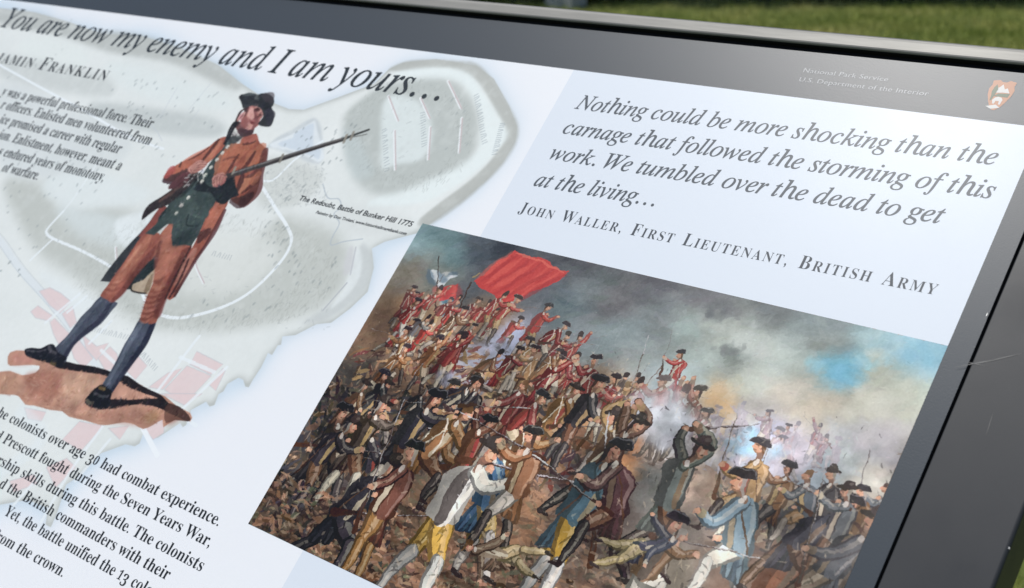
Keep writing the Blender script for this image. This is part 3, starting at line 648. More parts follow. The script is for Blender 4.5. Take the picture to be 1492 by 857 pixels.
def figure(px, py, h, face=1, pose='stand', coat=(150, 52, 46), pants=(190, 176, 150), leg=None, hat='tricorn', belts=False, hz=0., hzc=(150, 150, 155), gun=None, turn=0., shirt=False, vest=(190, 180, 160), half=False):
    """px,py: feet on the tracing grid; h: height in canvas pixels"""
    x0, y0 = pc([(px, py)])[0]
    J = [np.array(p)+rng.normal(0, .008, 2) for p in POSES[pose]]
    ca, sa = math.cos(turn), math.sin(turn)
    def W(p):
        x, y = p[0], p[1]-.45; x, y = x*ca-y*sa, x*sa+y*ca
        return np.array([x0+face*x*h, y0-(y+.45)*h])
    J = [W(p) for p in J]
    hip, ch, nk, hd, kF, fF, kB, fB, eF, hF, eB, hB = J
    L = np.array([.55, -.83])                      # the painted light comes from upper right
    q = lambda c: tuple(mixc(jit(c, 5), hzc, hz))
    dk = lambda c, f=.5: q(tuple(v*f for v in c)); lt = lambda c, t=.4: q(mixc(c, (240, 225, 200), t))
    leg = leg or pants
    al = .96
    def limb(pts, ws, c, shade=.55):
        pts = np.array(pts, float); ws = np.array(ws)*h*1.28
        pt.stroke(pts, ws*1.08, dk(c, .52), al)
        pt.stroke(pts+L*ws.mean()*.12, ws*.78, q(c), al)
        pt.stroke(pts+L*ws.mean()*.27, ws*.28, lt(c), .8)
        if h > 170:
            for _ in range(int(h/70)):             # folds
                t = rng.random(); i = min(int(t*(len(pts)-1)), len(pts)-2); f = t*(len(pts)-1)-i
                p = pts[i]*(1-f)+pts[i+1]*f; w_ = ws.mean()
                d = rng.normal(0, 1, 2); d /= np.hypot(*d)
                pt.stroke(np.array([p-d*w_*.35, p+L*w_*.1, p+d*w_*.3]), [1, w_*.1+1, 1], dk(c, .6) if rng.random() < .6 else lt(c, .3), .7)
    def shoe(f, d):
        pt.stroke(np.array([f+[-face*.015*h, -.005*h], f+[face*.03*h, .0*h], f+[face*.07*h, .008*h]]), np.array([.032, .036, .02])*h, q((44, 36, 34)), al)
        if h > 200: pt.stroke(np.array([f+[face*.02*h, -.012*h], f+[face*.05*h, -.004*h]]), h*.006, q((130, 122, 112)), .7)
    if not half:
        pt.ell(x0+.04*h, y0+.01*h, .22*h, .035*h, q((44, 34, 30)), .5*(1-hz), soft=max(1, int(h*.012)))
        # rear leg, front leg
        limb([hip+[-face*.01*h, 0], (hip+kB)/2+[0, 0], kB], [.105, .095, .068], tuple(v*.8 for v in pants))
        limb([kB, (kB+fB)/2+[-face*.012*h, 0], fB], [.062, .058, .034], tuple(v*.8 for v in leg)); shoe(fB, 1)
    limb([nk+(hip-nk)*.15, eB, hB], [.07, .06, .042], tuple(v*.75 for v in coat))
    # coat skirts
    if not shirt:
        tl = hip+np.array([-face*.13*h, .2*h]); tr = hip+np.array([face*.03*h, .17*h])
        pt.poly(np.array([ch+[-face*.07*h, 0], hip+[-face*.075*h, 0], tl, (tl+tr)/2+[0, .01*h], tr, hip+[face*.06*h, 0], ch+[face*.06*h, 0]]), dk(coat, .5), al, smooth=3)
        for k in range(5 if h > 120 else 2):
            t = k/4; a = hip+[-face*(.06-.08*t)*h, 0]; b = tl*(1-t)+tr*t
            pt.stroke(np.array([a, (a+b)/2+rng.normal(0, .006*h, 2), b]), np.array([.01, .03, .014])*h, q(coat) if k % 2 else dk(coat, .68), .8)
    if not half:
        limb([hip+[face*.015*h, 0], (hip+kF)/2, kF], [.11, .1, .07], pants)
        limb([kF, (kF+fF)/2+[-face*.012*h, 0], fF], [.064, .06, .034], leg); shoe(fF, 1)
    # torso
    w1, w2 = .118*h, .102*h
    tor = np.array([nk+[-face*w1*.75, .02*h], nk+[face*w1*.5, .015*h], ch+[face*w1, 0], (ch+hip)/2+[face*w2, 0], hip+[face*w2*.9, .01*h], hip+[-face*w2, .01*h], (ch+hip)/2+[-face*w2*.95, 0], ch+[-face*w1, 0]])
    pt.poly(tor, dk(coat, .62) if not shirt else dk(coat, .72), al, smooth=3)
    pt.stroke(np.array([nk+[w1*.2, .03*h], ch+[w1*.35, 0], hip+[w2*.2, 0]]), np.array([.07, .12, .09])*h, q(coat), .9)
    pt.stroke(np.array([nk+[w1*.5, .03*h], ch+[w1*.7, 0], hip+[w2*.5, 0]]), np.array([.012, .03, .014])*h, lt(coat, .3), .75)
    fr = ch+(face*w1*.45)*np.array([1, 0])
    if not shirt: pt.stroke(np.array([nk+[face*w1*.35, .02*h], fr, hip+[face*w2*.5, 0]]), np.array([.018, .04, .034])*h, q(vest), .9)
    elif vest: pt.stroke(np.array([nk+[-face*.01*h, .03*h], ch, hip]), np.array([.05, .085, .08])*h, q(vest), .92)
    if belts:
        pt.stroke(np.array([nk+[-face*w1*.7, .015*h], ch, hip+[face*w2*.7, -.02*h]]), .016*h, q((225, 215, 195)), .9)
        pt.stroke(np.array([nk+[face*w1*.6, .015*h], ch, hip+[-face*w2*.7, -.02*h]]), .014*h, q((215, 205, 185)), .85)
    elif rng.random() < .6: pt.stroke(np.array([nk+[face*w1*.5, .015*h], ch+[-face*.01*h, 0], hip+[-face*w2*.8, .02*h]]), .011*h, q((84, 58, 40)), .9)
    # musket behind the front arm
    if gun:
        if gun == 'aim': a, b = hB+[-face*.12*h, .035*h], hF+[face*.42*h, -.04*h]
        elif gun == 'up': a, b = hF+[-face*.05*h, .3*h], hF+[face*.12*h, -.62*h]
        elif gun == 'low': a, b = hB+[-face*.2*h, .0*h], hF+[face*.45*h, -.12*h]
        elif gun == 'club': a, b = hF+[-face*.02*h, .05*h], hF+[face*.52*h, -.16*h]
        else: a, b = hF+[face*.02*h, .3*h], hF+[-face*.3*h, -.5*h]
        d = b-a
        pt.stroke(np.array([a, a+d*.16, a+d*.26]), np.array([.045, .032, .016])*h, q((70, 42, 30)), al)
        pt.stroke(np.array([a+d*.1, a+d*.82]), np.array([.017, .012])*h, q((62, 46, 40)), al)
        pt.stroke(np.array([a+d*.24, b])+L*.004*h, np.array([.006, .004])*h, q((170, 170, 172)), .9)
        if gun != 'club': pt.stroke(np.array([a+d*.8, b]), np.array([.008, .003])*h, q((190, 192, 198)), .9)
    limb([nk+[face*.005*h, .035*h], eF, hF], [.074, .064, .044], coat)
    if not shirt: pt.stroke(np.array([hF-(hF-eF)*.28, hF-(hF-eF)*.12]), .056*h, q(vest), .9)
    sk = (198, 142, 112)
    for hh_ in (hF, hB):
        pt.ell(hh_[0], hh_[1], .022*h, .02*h, q(sk), .95)
        if h > 170:
            for k in range(4):
                pt.stroke(np.array([hh_+[0, (k-1.5)*.008*h], hh_+[face*.028*h, (k-1)*.009*h]]), .008*h, lt(sk, .15), .9)
    # head
    pt.stroke(np.array([nk+[0, .02*h], hd]), .042*h, dk(sk, .6), al)
    pt.stroke(np.array([nk+[face*.008*h, .008*h], nk+[face*.018*h, .03*h]]), .036*h, q((214, 208, 196)), .9)
    H0 = h; h = h*1.16; hd = hd+np.array([0, -.004*h])
    pt.ell(hd[0], hd[1], .038*h, .05*h, dk(sk, .72), al, face*-.15)
    pt.ell(hd[0]+face*.006*h+.004*h, hd[1]-.002*h, .03*h, .042*h, q(sk), al)
    if h > 90:
        pt.ell(hd[0]+.012*h, hd[1]+.004*h, .013*h, .022*h, lt(sk, .35), .8)
        pt.stroke(np.array([hd+[face*.022*h, -.01*h], hd+[face*.043*h, .008*h], hd+[face*.026*h, .014*h]]), [.006*h, .013*h, .007*h], q((205, 138, 112)), .95)
        pt.stroke(np.array([hd+[face*.008*h, -.012*h], hd+[face*.026*h, -.012*h]]), .008*h, dk(sk, .3), .9)
        pt.stroke(np.array([hd+[face*.012*h, .026*h], hd+[face*.03*h, .024*h]]), .006*h, dk(sk, .38), .9)
        pt.ell(hd[0]-face*.012*h, hd[1]+.004*h, .008*h, .013*h, q((180, 112, 92)), .9)
    hair = [(60, 42, 34), (96, 66, 42), (40, 32, 30), (150, 140, 130)][rng.integers(4)]
    pt.stroke(np.array([hd+[face*.015*h, -.04*h], hd+[-face*.025*h, -.02*h], hd+[-face*.034*h, .03*h]]), np.array([.018, .03, .02])*h, q(hair), al)
    pt.stroke(np.array([hd+[-face*.034*h, .02*h], hd+[-face*.05*h, .07*h]]), np.array([.02, .008])*h, q(hair), al)
    if hat == 'tricorn':
        pt.poly(np.array([hd+[face*.085*h, -.03*h], hd+[face*.05*h, -.075*h], hd+[0, -.082*h], hd+[-face*.055*h, -.08*h], hd+[-face*.085*h, -.035*h], hd+[-face*.02*h, -.02*h], hd+[face*.03*h, -.022*h]]), q((34, 32, 36)), al, smooth=3)
        pt.stroke(np.array([hd+[-face*.08*h, -.042*h], hd+[-face*.05*h, -.078*h], hd+[0, -.07*h], hd+[face*.05*h, -.074*h], hd+[face*.08*h, -.036*h]]), .007*h, q((206, 200, 190) if belts else (92, 90, 94)), .85)
    elif hat == 'round':
        pt.ell(hd[0], hd[1]-.036*h, .088*h, .02*h, q((40, 34, 32)), al, face*.12)
        pt.ell(hd[0]-face*.004*h, hd[1]-.058*h, .042*h, .032*h, q((52, 44, 40)), al); pt.ell(hd[0]+.014*h, hd[1]-.064*h, .016*h, .012*h, q((92, 80, 72)), .7)
    elif hat == 'cap':
        pt.poly(np.array([hd+[-face*.04*h, -.02*h], hd+[face*.04*h, -.03*h], hd+[face*.03*h, -.1*h], hd+[-face*.03*h, -.1*h]]), q((36, 32, 34)), al, smooth=3)
    else: pt.ell(hd[0]-face*.008*h, hd[1]-.03*h, .036*h, .026*h, q(hair), al)
def flash(px, py, r, warm=1.):
    x, y = pc([(px, py)])[0]
    for _ in range(26):
        a = rng.random()*6.28; d = abs(rng.normal(0, .6))*r
        pt.ell(x+math.cos(a)*d*1.3, y+math.sin(a)*d*.8, r*rng.uniform(.2, .5), r*rng.uniform(.15, .4), (222, 226, 236) if rng.random() < .6 else (190, 198, 222), .16, rng.random()*3, soft=int(r*.14)+1)
    if warm:
        pt.ell(x, y, r*.32, r*.22, (246, 222, 170), .6, .3, soft=int(r*.08)+1); pt.ell(x+r*.2, y+r*.1, r*.2, r*.1, (236, 164, 72), .75*warm, .4, soft=int(r*.05)+1)
def puff(px, py, r, col, al=.5, n=30, ax=1.4):
    x, y = pc([(px, py)])[0]
    for _ in range(n):
        pt.ell(x+rng.normal(0, .5)*r*ax, y+rng.normal(0, .4)*r, r*rng.uniform(.25, .6), r*rng.uniform(.15, .4), jit(col, 6), al*.3, rng.random()*3, soft=int(r*.12)+1)
def banner(p, cols, n=7):
    """cloth: polygon on the tracing grid, folds drawn across"""
    q = pc(p); e = []
    for i in range(4):
        a, b = q[i], q[(i+1) % 4]; d = b-a; n_ = np.array([-d[1], d[0]])
        for t in (0, .2, .4, .6, .8): e.append(a+d*t+n_*.05*math.sin(t*9+i*2))
    pt.poly(np.array(e), cols[0], .96, smooth=0)
    c = q.mean(0)
    for i in range(n):
        t = i/(n-1); a = q[0]*(1-t)+q[1]*t; b = q[3]*(1-t)+q[2]*t
        pt.stroke(np.array([a+(b-a)*.06, (a+b)/2+rng.normal(0, 9, 2), b-(b-a)*.06]), [5, rng.uniform(14, 34), 5], cols[1+i % 2], .55, soft=5)
RED, MRED, BRN, TAN, BLU, GRY, GRN, DRK, WHT, BUF = (178, 50, 48), (130, 40, 42), (112, 78, 58), (178, 138, 92), (58, 92, 118), (110, 112, 114), (76, 92, 80), (52, 50, 54), (212, 206, 194), (202, 168, 96)
OCH = (196, 152, 62)
# plain red flag low in the dark smoke, and a striped pennant
banner([(751, 363), (832, 397), (738, 447), (690, 410)], [(200, 60, 58), (226, 92, 80), (162, 46, 50)], 10)
pt.stroke(pc([(752, 368), (796, 384), (822, 398)]), [5, 9, 4], (226, 98, 84), .8, soft=1)
pt.stroke(pc([(686, 412), (660, 470)]), 5, (60, 44, 38)); pt.stroke(pc([(690, 404), (700, 398)]), 5, (150, 130, 90))
banner([(622, 388), (650, 404), (668, 400), (640, 420)], [(196, 206, 210), (70, 96, 120), (226, 226, 224)], 5)
banner([(640, 418), (668, 414), (664, 436), (640, 438)], [(184, 62, 60), (206, 92, 84), (150, 50, 54)], 4)
banner([(642, 438), (664, 436), (660, 458), (644, 462)], [(80, 118, 132), (196, 206, 206), (60, 92, 112)], 4)
pt.stroke(pc([(640, 372), (634, 470)]), 4, (58, 46, 40))
rs = random.Random(3)
poses_b = ['aim', 'charge', 'stand', 'aim', 'kneel', 'wave', 'charge']
WP = ((206, 196, 176), (196, 180, 150), (186, 150, 96))
def row(pa_, pb_, n, h, coats, hz, hzc, face=None, guns=('aim', 'up', 'low', None), belts=.7, poses=poses_b, pants=WP, jy=7, hats=('tricorn', 'tricorn', 'cap'), order=True):
    L_ = []
    for i in range(n):
        t = (i+rs.uniform(-.45, .45))/max(1, n-1)
        L_.append((pa_[0]+(pb_[0]-pa_[0])*t+rs.uniform(-4, 4), pa_[1]+(pb_[1]-pa_[1])*t+rs.uniform(-jy, jy)))
    rs.shuffle(L_)
    for x, y in L_:
        figure(x, y, h*rs.uniform(.85, 1.15), face if face else rs.choice((1, -1)), rs.choice(poses), rs.choice(coats), rs.choice(pants), belts=rs.random() < belts, hz=min(.9, hz*rs.uniform(.6, 1.3)), hzc=hzc,
               gun=rs.choice(guns), hat=rs.choice(hats), turn=rs.uniform(-.22, .22), leg=rs.choice(((206, 196, 176), (60, 54, 54), (150, 140, 130))), vest=rs.choice([(196, 182, 156), (178, 148, 98), (150, 60, 52), (110, 96, 82)]))
def tumble(n, pa_, pb_, jy, r, cols):
    """loose dark and light strokes between the ranks: coats, packs, arms in shadow"""
    for _ in range(n):
        t = rs.random(); x, y = pc([(pa_[0]+(pb_[0]-pa_[0])*t, pa_[1]+(pb_[1]-pa_[1])*t+rs.uniform(-jy, jy))])[0]
        c = rs.choice(cols); a = rs.uniform(-1.2, 1.8)
        dab(x, y, r*rs.uniform(.6, 1.8), r*rs.uniform(.15, .5), a, jit(c, 10), .8)
        if rs.random() < .4: dab(x+r*.1, y-r*.12, r*rs.uniform(.3, .8), r*.1, a, jit(mixc(c, (230, 205, 170), .5), 8), .8)
DKS = [(52, 44, 42), (84, 62, 50), (120, 84, 60), (66, 60, 62), (148, 110, 78), (96, 46, 42)]
DK2 = [(34, 32, 34), (48, 44, 44), (70, 58, 50), (58, 58, 64), (92, 70, 54)]
for q_ in ((1090, 492, 60, (200, 210, 204)), (1285, 585, 70, (212, 214, 200)), (1180, 600, 60, (216, 204, 184)), (1335, 512, 50, (128, 190, 214)), (1190, 530, 26, (140, 196, 212)), (1262, 530, 30, (146, 196, 210)), (1290, 500, 30, (150, 190, 200)), (1050, 455, 40, (96, 102, 106)), (1065, 510, 26, (112, 120, 120)), (1190, 505, 26, (124, 134, 130)), (940, 430, 40, (88, 92, 98)), (1225, 545, 36, (112, 184, 214)), (1290, 640, 60, (200, 196, 200)), (990, 545, 46, (190, 208, 210)), (1000, 480, 40, (158, 176, 174))):
    puff(q_[0], q_[1], q_[2], q_[3], .8, 34)
# far ghosts in the smoke on the right
row((1035, 650), (1215, 685), 9, 135, [(150, 110, 116), (140, 120, 130)], .68, (190, 186, 196), -1)
row((1010, 690), (1130, 700), 6, 150, [(150, 100, 100), (120, 110, 120)], .6, (192, 190, 200), -1)
puff(1130, 670, 80, (196, 192, 206), .7, 40); puff(1092, 655, 48, (156, 204, 230), .9, 28); puff(1050, 590, 34, (222, 172, 110), .5, 12)
# redcoats coming over the crest from the left
row((560, 480), (700, 490), 8, 175, [RED, MRED], .2, (150, 132, 116), 1)
tumble(120, (560, 490), (740, 540), 22, 34, [(150, 116, 84), (176, 140, 100), (120, 60, 50), (110, 86, 70)])
row((690, 490), (800, 555), 7, 185, [RED, MRED, RED], .2, (150, 135, 120), 1)
puff(722, 508, 38, (190, 198, 226), .9, 26)
row((560, 520), (640, 530), 5, 190, [RED, BRN, GRY], .1, (150, 120, 96), 1)
row((760, 575), (960, 630), 8, 180, [RED, MRED, TAN, (150, 96, 60)], .18, (170, 150, 130), 1)
figure(962, 592, 190, -1, 'aim', RED, WHT, belts=True, hz=.1, gun='up')
flash(968, 605, 60, 1.)
figure(568, 505, 200, 1, 'wave', RED, WHT, belts=True, hz=.08, gun='up')
tumble(200, (520, 540), (860, 600), 34, 42, DKS+[(176, 136, 92), (190, 150, 100)])
row((540, 565), (760, 580), 9, 215, [MRED, BRN, TAN, (150, 96, 60)], .08, (150, 116, 84), None, pants=(TAN, BRN, (190, 170, 140)))
puff(650, 550, 36, (180, 186, 214), .8, 20)
row((780, 625), (900, 655), 4, 235, [MRED, BRN, TAN], .1, (160, 124, 92), None)
puff(862, 600, 44, (196, 192, 206), .7, 22)
row((880, 660), (1010, 680), 5, 235, [MRED, (150, 92, 84), BRN], .3, (206, 182, 160), -1)
flash(985, 625, 100, .5); puff(1000, 650, 60, (232, 228, 230), .8, 36)
# defenders' backs, middle ground
tumble(260, (440, 600), (680, 640), 46, 52, DK2)
row((470, 650), (640, 650), 7, 290, [DRK, BRN, DRK, (84, 70, 60), GRY], .02, (100, 86, 76), 1, belts=0, poses=['aim', 'stand', 'charge', 'reach', 'lean'], pants=(BRN, DRK, TAN), hats=('round', 'tricorn', None))
tumble(220, (640, 620), (880, 690), 40, 50, DKS)
row((640, 670), (860, 700), 6, 300, [(120, 54, 50), DRK, BRN, BLU, (150, 104, 62)], .02, (120, 100, 84), None, belts=.3, poses=['aim', 'stand', 'charge', 'reach', 'swing'], pants=(BRN, TAN, (190, 170, 140)), hats=('round', 'tricorn', None, 'tricorn'))
tumble(260, (1040, 730), (1300, 780), 40, 50, [(100, 96, 92), (120, 100, 84), (76, 74, 76), (150, 130, 110)])
row((1060, 790), (1300, 850), 7, 250, [GRY, (124, 84, 56), (90, 96, 104), (150, 110, 72), DRK], .06, (150, 146, 144), -1, belts=.1, poses=['aim', 'stand', 'charge', 'aim'], pants=(BRN, DRK, TAN), hats=('round', 'tricorn', 'tricorn', None))
flash(975, 612, 130, 0); puff(965, 612, 75, (230, 236, 246), 1.3, 60); puff(905, 690, 50, (204, 150, 96), .6, 22)
row((890, 760), (1020, 790), 2, 330, [GRY, TAN, (104, 108, 104), BRN], .08, (170, 140, 110), -1, belts=0, poses=['swing', 'charge', 'aim'], pants=(BRN, TAN), hats=('round', 'tricorn'))
puff(1005, 690, 46, (204, 180, 160), .5, 16)
tumble(260, (390, 720), (560, 760), 60, 60, DK2)
row((420, 745), (540, 740), 5, 380, [DRK, (62, 60, 66), (78, 66, 56), DRK], 0, (0, 0, 0), 1, belts=0, poses=['charge', 'reach', 'aim', 'lean'], pants=(DRK, BRN), hats=('round', 'tricorn'))
row((570, 735), (800, 765), 4, 380, [DRK, (110, 66, 50), BLU, BRN, (156, 110, 66)], 0, (0, 0, 0), None, belts=.4, poses=['charge', 'swing', 'aim', 'lean', 'reach'], pants=(TAN, BRN, WHT), hats=('round', 'tricorn', None))
# trampled ground showing between the nearest men
for _ in range(900):
    t = rs.random(); x, y = pc([(430+rs.random()*820, 0)])[0]; x = rs.uniform(.0, 1)*PW
    y = PH*rs.uniform(.83, 1.02)
    dab(x, y, rs.uniform(14, 60), rs.uniform(5, 18), rs.gauss(.1, .5), jit(GC[rs.randrange(8)], 8), .75)
for _ in range(150):
    x = rs.random()*PW; y = PH*rs.uniform(.86, 1.02); s_ = rs.uniform(8, 20); c = GC[rs.randrange(8)]
    pt.poly(np.array([[x-s_*1.3, y], [x-s_*.6, y-s_*.6], [x+s_*.4, y-s_*.7], [x+s_*1.3, y-s_*.1], [x+s_*.7, y+s_*.5], [x-s_*.7, y+s_*.45]])+rng.normal(0, s_*.15, (6, 2)), jit(mixc(c, (70, 50, 40), .4), 8), .9)
    pt.poly(np.array([[x-s_*.9, y-s_*.1], [x-s_*.4, y-s_*.6], [x+s_*.5, y-s_*.65], [x+s_*1.1, y-s_*.15]]), jit(mixc(c, (210, 170, 130), .4), 8), .8)
# large foreground figures
F = [(440, 850, 520, 1, 'charge', (58, 58, 64), DRK, None, 'low', 'round', 0), (500, 850, 480, -1, 'stand', (104, 62, 50), (150, 108, 60), None, 'up', 'tricorn', 0),
     (655, 835, 480, 1, 'lean', (60, 92, 122), BUF, (200, 196, 190), None, None, 0), (575, 880, 580, 1, 'aim', (216, 212, 204), OCH, (198, 196, 190), 'low', 'round', 1),
     (700, 810, 420, -1, 'aim', (140, 92, 60), WHT, (60, 54, 52), 'low', 'tricorn', 0), (770, 885, 540, 1, 'stand', (72, 98, 112), OCH, (204, 200, 196), 'across', None, 0),
     (850, 840, 440, -1, 'charge', (84, 56, 54), BRN, (52, 46, 46), 'aim', 'tricorn', 0), (925, 830, 430, 1, 'swing', (98, 104, 96), BRN, (70, 60, 56), 'club', 'round', 0),
     (1030, 905, 450, -1, 'charge', (120, 146, 160), WHT, (208, 204, 196), None, 'tricorn', 0), (1090, 930, 440, 1, 'kneel', (140, 84, 58), (110, 84, 62), None, 'aim', None, 0),
     (905, 900, 400, 1, 'kneel', (116, 84, 58), WHT, None, 'low', 'tricorn', 1), (1120, 880, 400, 1, 'reach', (62, 62, 72), BRN, None, None, 'tricorn', 0), (1185, 860, 300, -1, 'aim', (98, 104, 110), BRN, None, 'aim', 'round', 0),
     (1160, 940, 430, -1, 'lean', (70, 74, 84), (104, 88, 70), None, 'up', 'round', 0), (1225, 930, 380, 1, 'aim', (96, 84, 74), OCH, (188, 184, 176), 'low', 'tricorn', 0)]
for (x, y, h, f_, po, ct, pn, lg_, gn, ht, sh) in F:
    figure(x, y, h, f_, po, ct, pn, lg_, ht, False, 0, gun=gn, shirt=bool(sh), vest=(74, 66, 60) if sh else rs.choice([(150, 132, 104), (190, 176, 150), (110, 90, 70)]))
# fallen men in front
for (x, y, a, ct) in ((700, 870, 1.35, (120, 96, 76)), (900, 860, -1.4, (56, 60, 78))):
    figure(x, y, 300, 1, 'lean', ct, (190, 170, 120), None, None, False, 0, turn=a)
# smoke veils drifting over the right half
vs = fbm(PH, PW, 150, 5, ax=1.6); px_ = np.linspace(0, 1, PW)[None]; py_ = np.linspace(0, 1, PH)[:, None]
veil = np.clip((vs-.42)*3, 0, 1)*np.clip((px_-.42)*2.2, 0, 1)*np.clip(1-np.abs(py_-.55)/.3, 0, 1)*.55
for k, c in enumerate((214, 204, 196)): pt.a[..., k] += (c-pt.a[..., k])*veil*.7
# soft light and dark pools, accents, then paint-like smearing of every edge
pool = fbm(PH, PW, 120, 4); pool2 = fbm(PH, PW, 34, 3)
below = np.clip((np.arange(PH)[:, None]-sy_[None]+40)/120, 0, 1)
pt.a *= (1+below*((pool-.5)*.9+(pool2-.5)*.35))[..., None]
for _ in range(1500):
    x = rng.random()*PW; y = rng.random()*PH
    if y < sy_[int(x)]-20: continue
    c = pt.a[int(y), int(x)]; k = rng.random(); z_ = .5+y/PH
    dab(x, y, rng.uniform(8, 26)*z_, rng.uniform(2, 6)*z_, rng.normal(.9, 1.), mixc(c, (236, 214, 182), .5) if k < .42 else mixc(c, (30, 26, 28), .6), .6)
def warp(a, amp, cell):
    dy = (fbm(PH, PW, cell, 3)-.5)*amp; dx = (fbm(PH, PW, cell, 3)-.5)*amp
    Y = np.clip(np.arange(PH)[:, None]+dy, 0, PH-1).astype(int); X = np.clip(np.arange(PW)[None]+dx, 0, PW-1).astype(int)
    return a[Y, X]
pt.a = warp(pt.a, 14, 40); pt.a = warp(pt.a, 4, 7)
def kuwahara(a, r):
    lum = a.mean(2); m = blur1(blur1(a, r/2, 0), r/2, 1); l = blur1(blur1(lum, r/2, 0), r/2, 1); v = blur1(blur1(lum*lum, r/2, 0), r/2, 1)-l*l
    best = None; o = r//2
    for sy, sx in ((o, o), (o, -o), (-o, o), (-o, -o)):
        mm = np.roll(m, (sy, sx), (0, 1)); vv = np.roll(v, (sy, sx), (0, 1))
        if best is None: best, bv = mm.copy(), vv.copy()
        else:
            k = vv < bv; best[k] = mm[k]; bv[k] = vv[k]
    return best
pt.a = kuwahara(pt.a.astype(np.float32), 2).astype(np.float32)
g3 = pt.a.mean(2, keepdims=True); pt.a = np.clip((g3+(pt.a-g3)*.92)*np.array([.91, .885, .86])+18, 6, 248).astype(np.float32)
# unifying brush pass over everything
for _ in range(3600):
    x = rng.random()*PW; y = rng.random()*PH
    c = pt.a[int(y), int(x)]
    dab(x+rng.normal(0, 3), y+rng.normal(0, 3), rng.uniform(5, 15), rng.uniform(2, 4.5), rng.random()*3.14 if y > sy_[int(x)] else -.3+rng.normal(0, .4), jit(c, 9), .6)
cv = fbm(PH, PW, 5, 2); pt.a += ((cv-.5)*12)[..., None]
#@@ENDPAINT

# ------------------------------------------------------------------ print materials
im_map = mp.image('map_print', 1.5, 1.0, .012)
im_pnt = pt.image('battle_print', 3, 1.0, .02)
M_map = print_mat('printed map laminate', im_map)
M_pnt = print_mat('printed painting laminate', im_pnt)
M_body = mat('pale blue print', tuple(lin((219, 224, 230))), SR, spec=SP)
M_dark = mat('charcoal print', (.040, .050, .061), .37, spec=.26)
M_frame = mat('charcoal powder coat', (.03, .03, .033), .4, spec=.2)
M_top = mat('weathered aluminium edge', (.38, .36, .32), .45, .1, spec=.35)
M_gask = mat('black rubber gasket', (.006, .006, .007), .7, spec=.2)
M_back = mat('dark backing board', (.04, .04, .04), .7)
for m_ in (M_map, M_pnt, M_body): bump(m_, 2600, .1, .0004, 2); rough_noise(m_, 9, .31, .38)
bump(M_dark, 1500, .12, .0003, 3)
noise_col(M_frame, (.028, .030, .034), (.044, .045, .047), 9, 8)
rough_noise(M_frame, 40, .34, .44); bump(M_frame, 2200, .06, .0004, 3)
noise_col(M_top, (.13, .128, .115), (.25, .24, .215), 30, 8, stretch=(.25, 1, 1))
bump(M_top, 500, .15, .0005, 4, stretch=(.1, 1, 1))
def ink(name, c, rough=.34): return mat(name, c, rough, spec=.165)
I_title, I_quote, I_body, I_auth, I_white = ink('title ink', (.026, .034, .04)), ink('quote ink', (.082, .095, .11)), ink('body ink', (.02, .023, .026)), ink('author ink', (.065, .075, .088)), ink('white ink', (.42, .43, .43))

# ------------------------------------------------------------------ the wayside panel
root = empty('wayside_panel', (0.0, 0.0, 0.0), 'tilted charcoal framed history panel with printed map, militiaman and battle painting on the lawn', 'sign')
board = obj('backing_board', [S(a, b, h) for h in (-.016, -.0012) for a, b in ((-1.098, -.567), (.3375, -.567), (.3375, .2435), (-1.098, .2435))],
            [(3, 2, 1, 0), (4, 5, 6, 7), (0, 1, 5, 4), (1, 2, 6, 5), (2, 3, 7, 6), (3, 0, 4, 7)], M_back, root)
sheet = sheet_rect('printed_sheet', -1.0975, -.5665, .3374, .2443, 0, M_dark, root)
H1, H2, H3 = .00004, .00008, .00012
mo = sheet_rect('map_print', MU0, MV0, MU1, MV1, H1, M_map, sheet, lambda a, b: ((a-MU0)/(MU1-MU0), (b-MV0)/(MV1-MV0)), label='pale grey and blue engraved map of a peninsula')
# the bluish field behind the quotation runs down past the painting
sheet_rect('quote_background', MU1, -.565, PU1, MV1, H1, M_body, sheet, label='pale blue field behind the quotation')
sheet_rect('battle_painting', PU0, PV0, PU1, PV1, H2, M_pnt, sheet, lambda a, b: ((a-PU0)/(PU1-PU0), (b-PV0)/(PV1-PV0)), label='printed battle painting of soldiers in smoke')
# figure cut-out: runs of cells where the militiaman is drawn
cell = 4
fm = fig[:MH//cell*cell, :MW//cell*cell].reshape(MH//cell, cell, MW//cell, cell).max((1, 3)) > .5
vs_, fs_, uv_ = [], [], []
for r in range(fm.shape[0]):
    row_ = np.flatnonzero(np.diff(np.concatenate([[0], fm[r].astype(int), [0]])))
    for a, b in zip(row_[::2], row_[1::2]):
        q = [(a, r+1), (b, r+1), (b, r), (a, r)]; k = len(vs_)
        for x, y in q:
            uu, vv = MU0+x*cell/MS, MV1-y*cell/MS
            vs_.append(S(uu, vv, H2)); uv_.append(((uu-MU0)/(MU1-MU0), (vv-MV0)/(MV1-MV0)))
        fs_.append((k, k+1, k+2, k+3))
obj('soldier_illustration', vs_, fs_, M_map, sheet, uv=uv_, label='militiaman in russet coat and black hat holding a long musket')

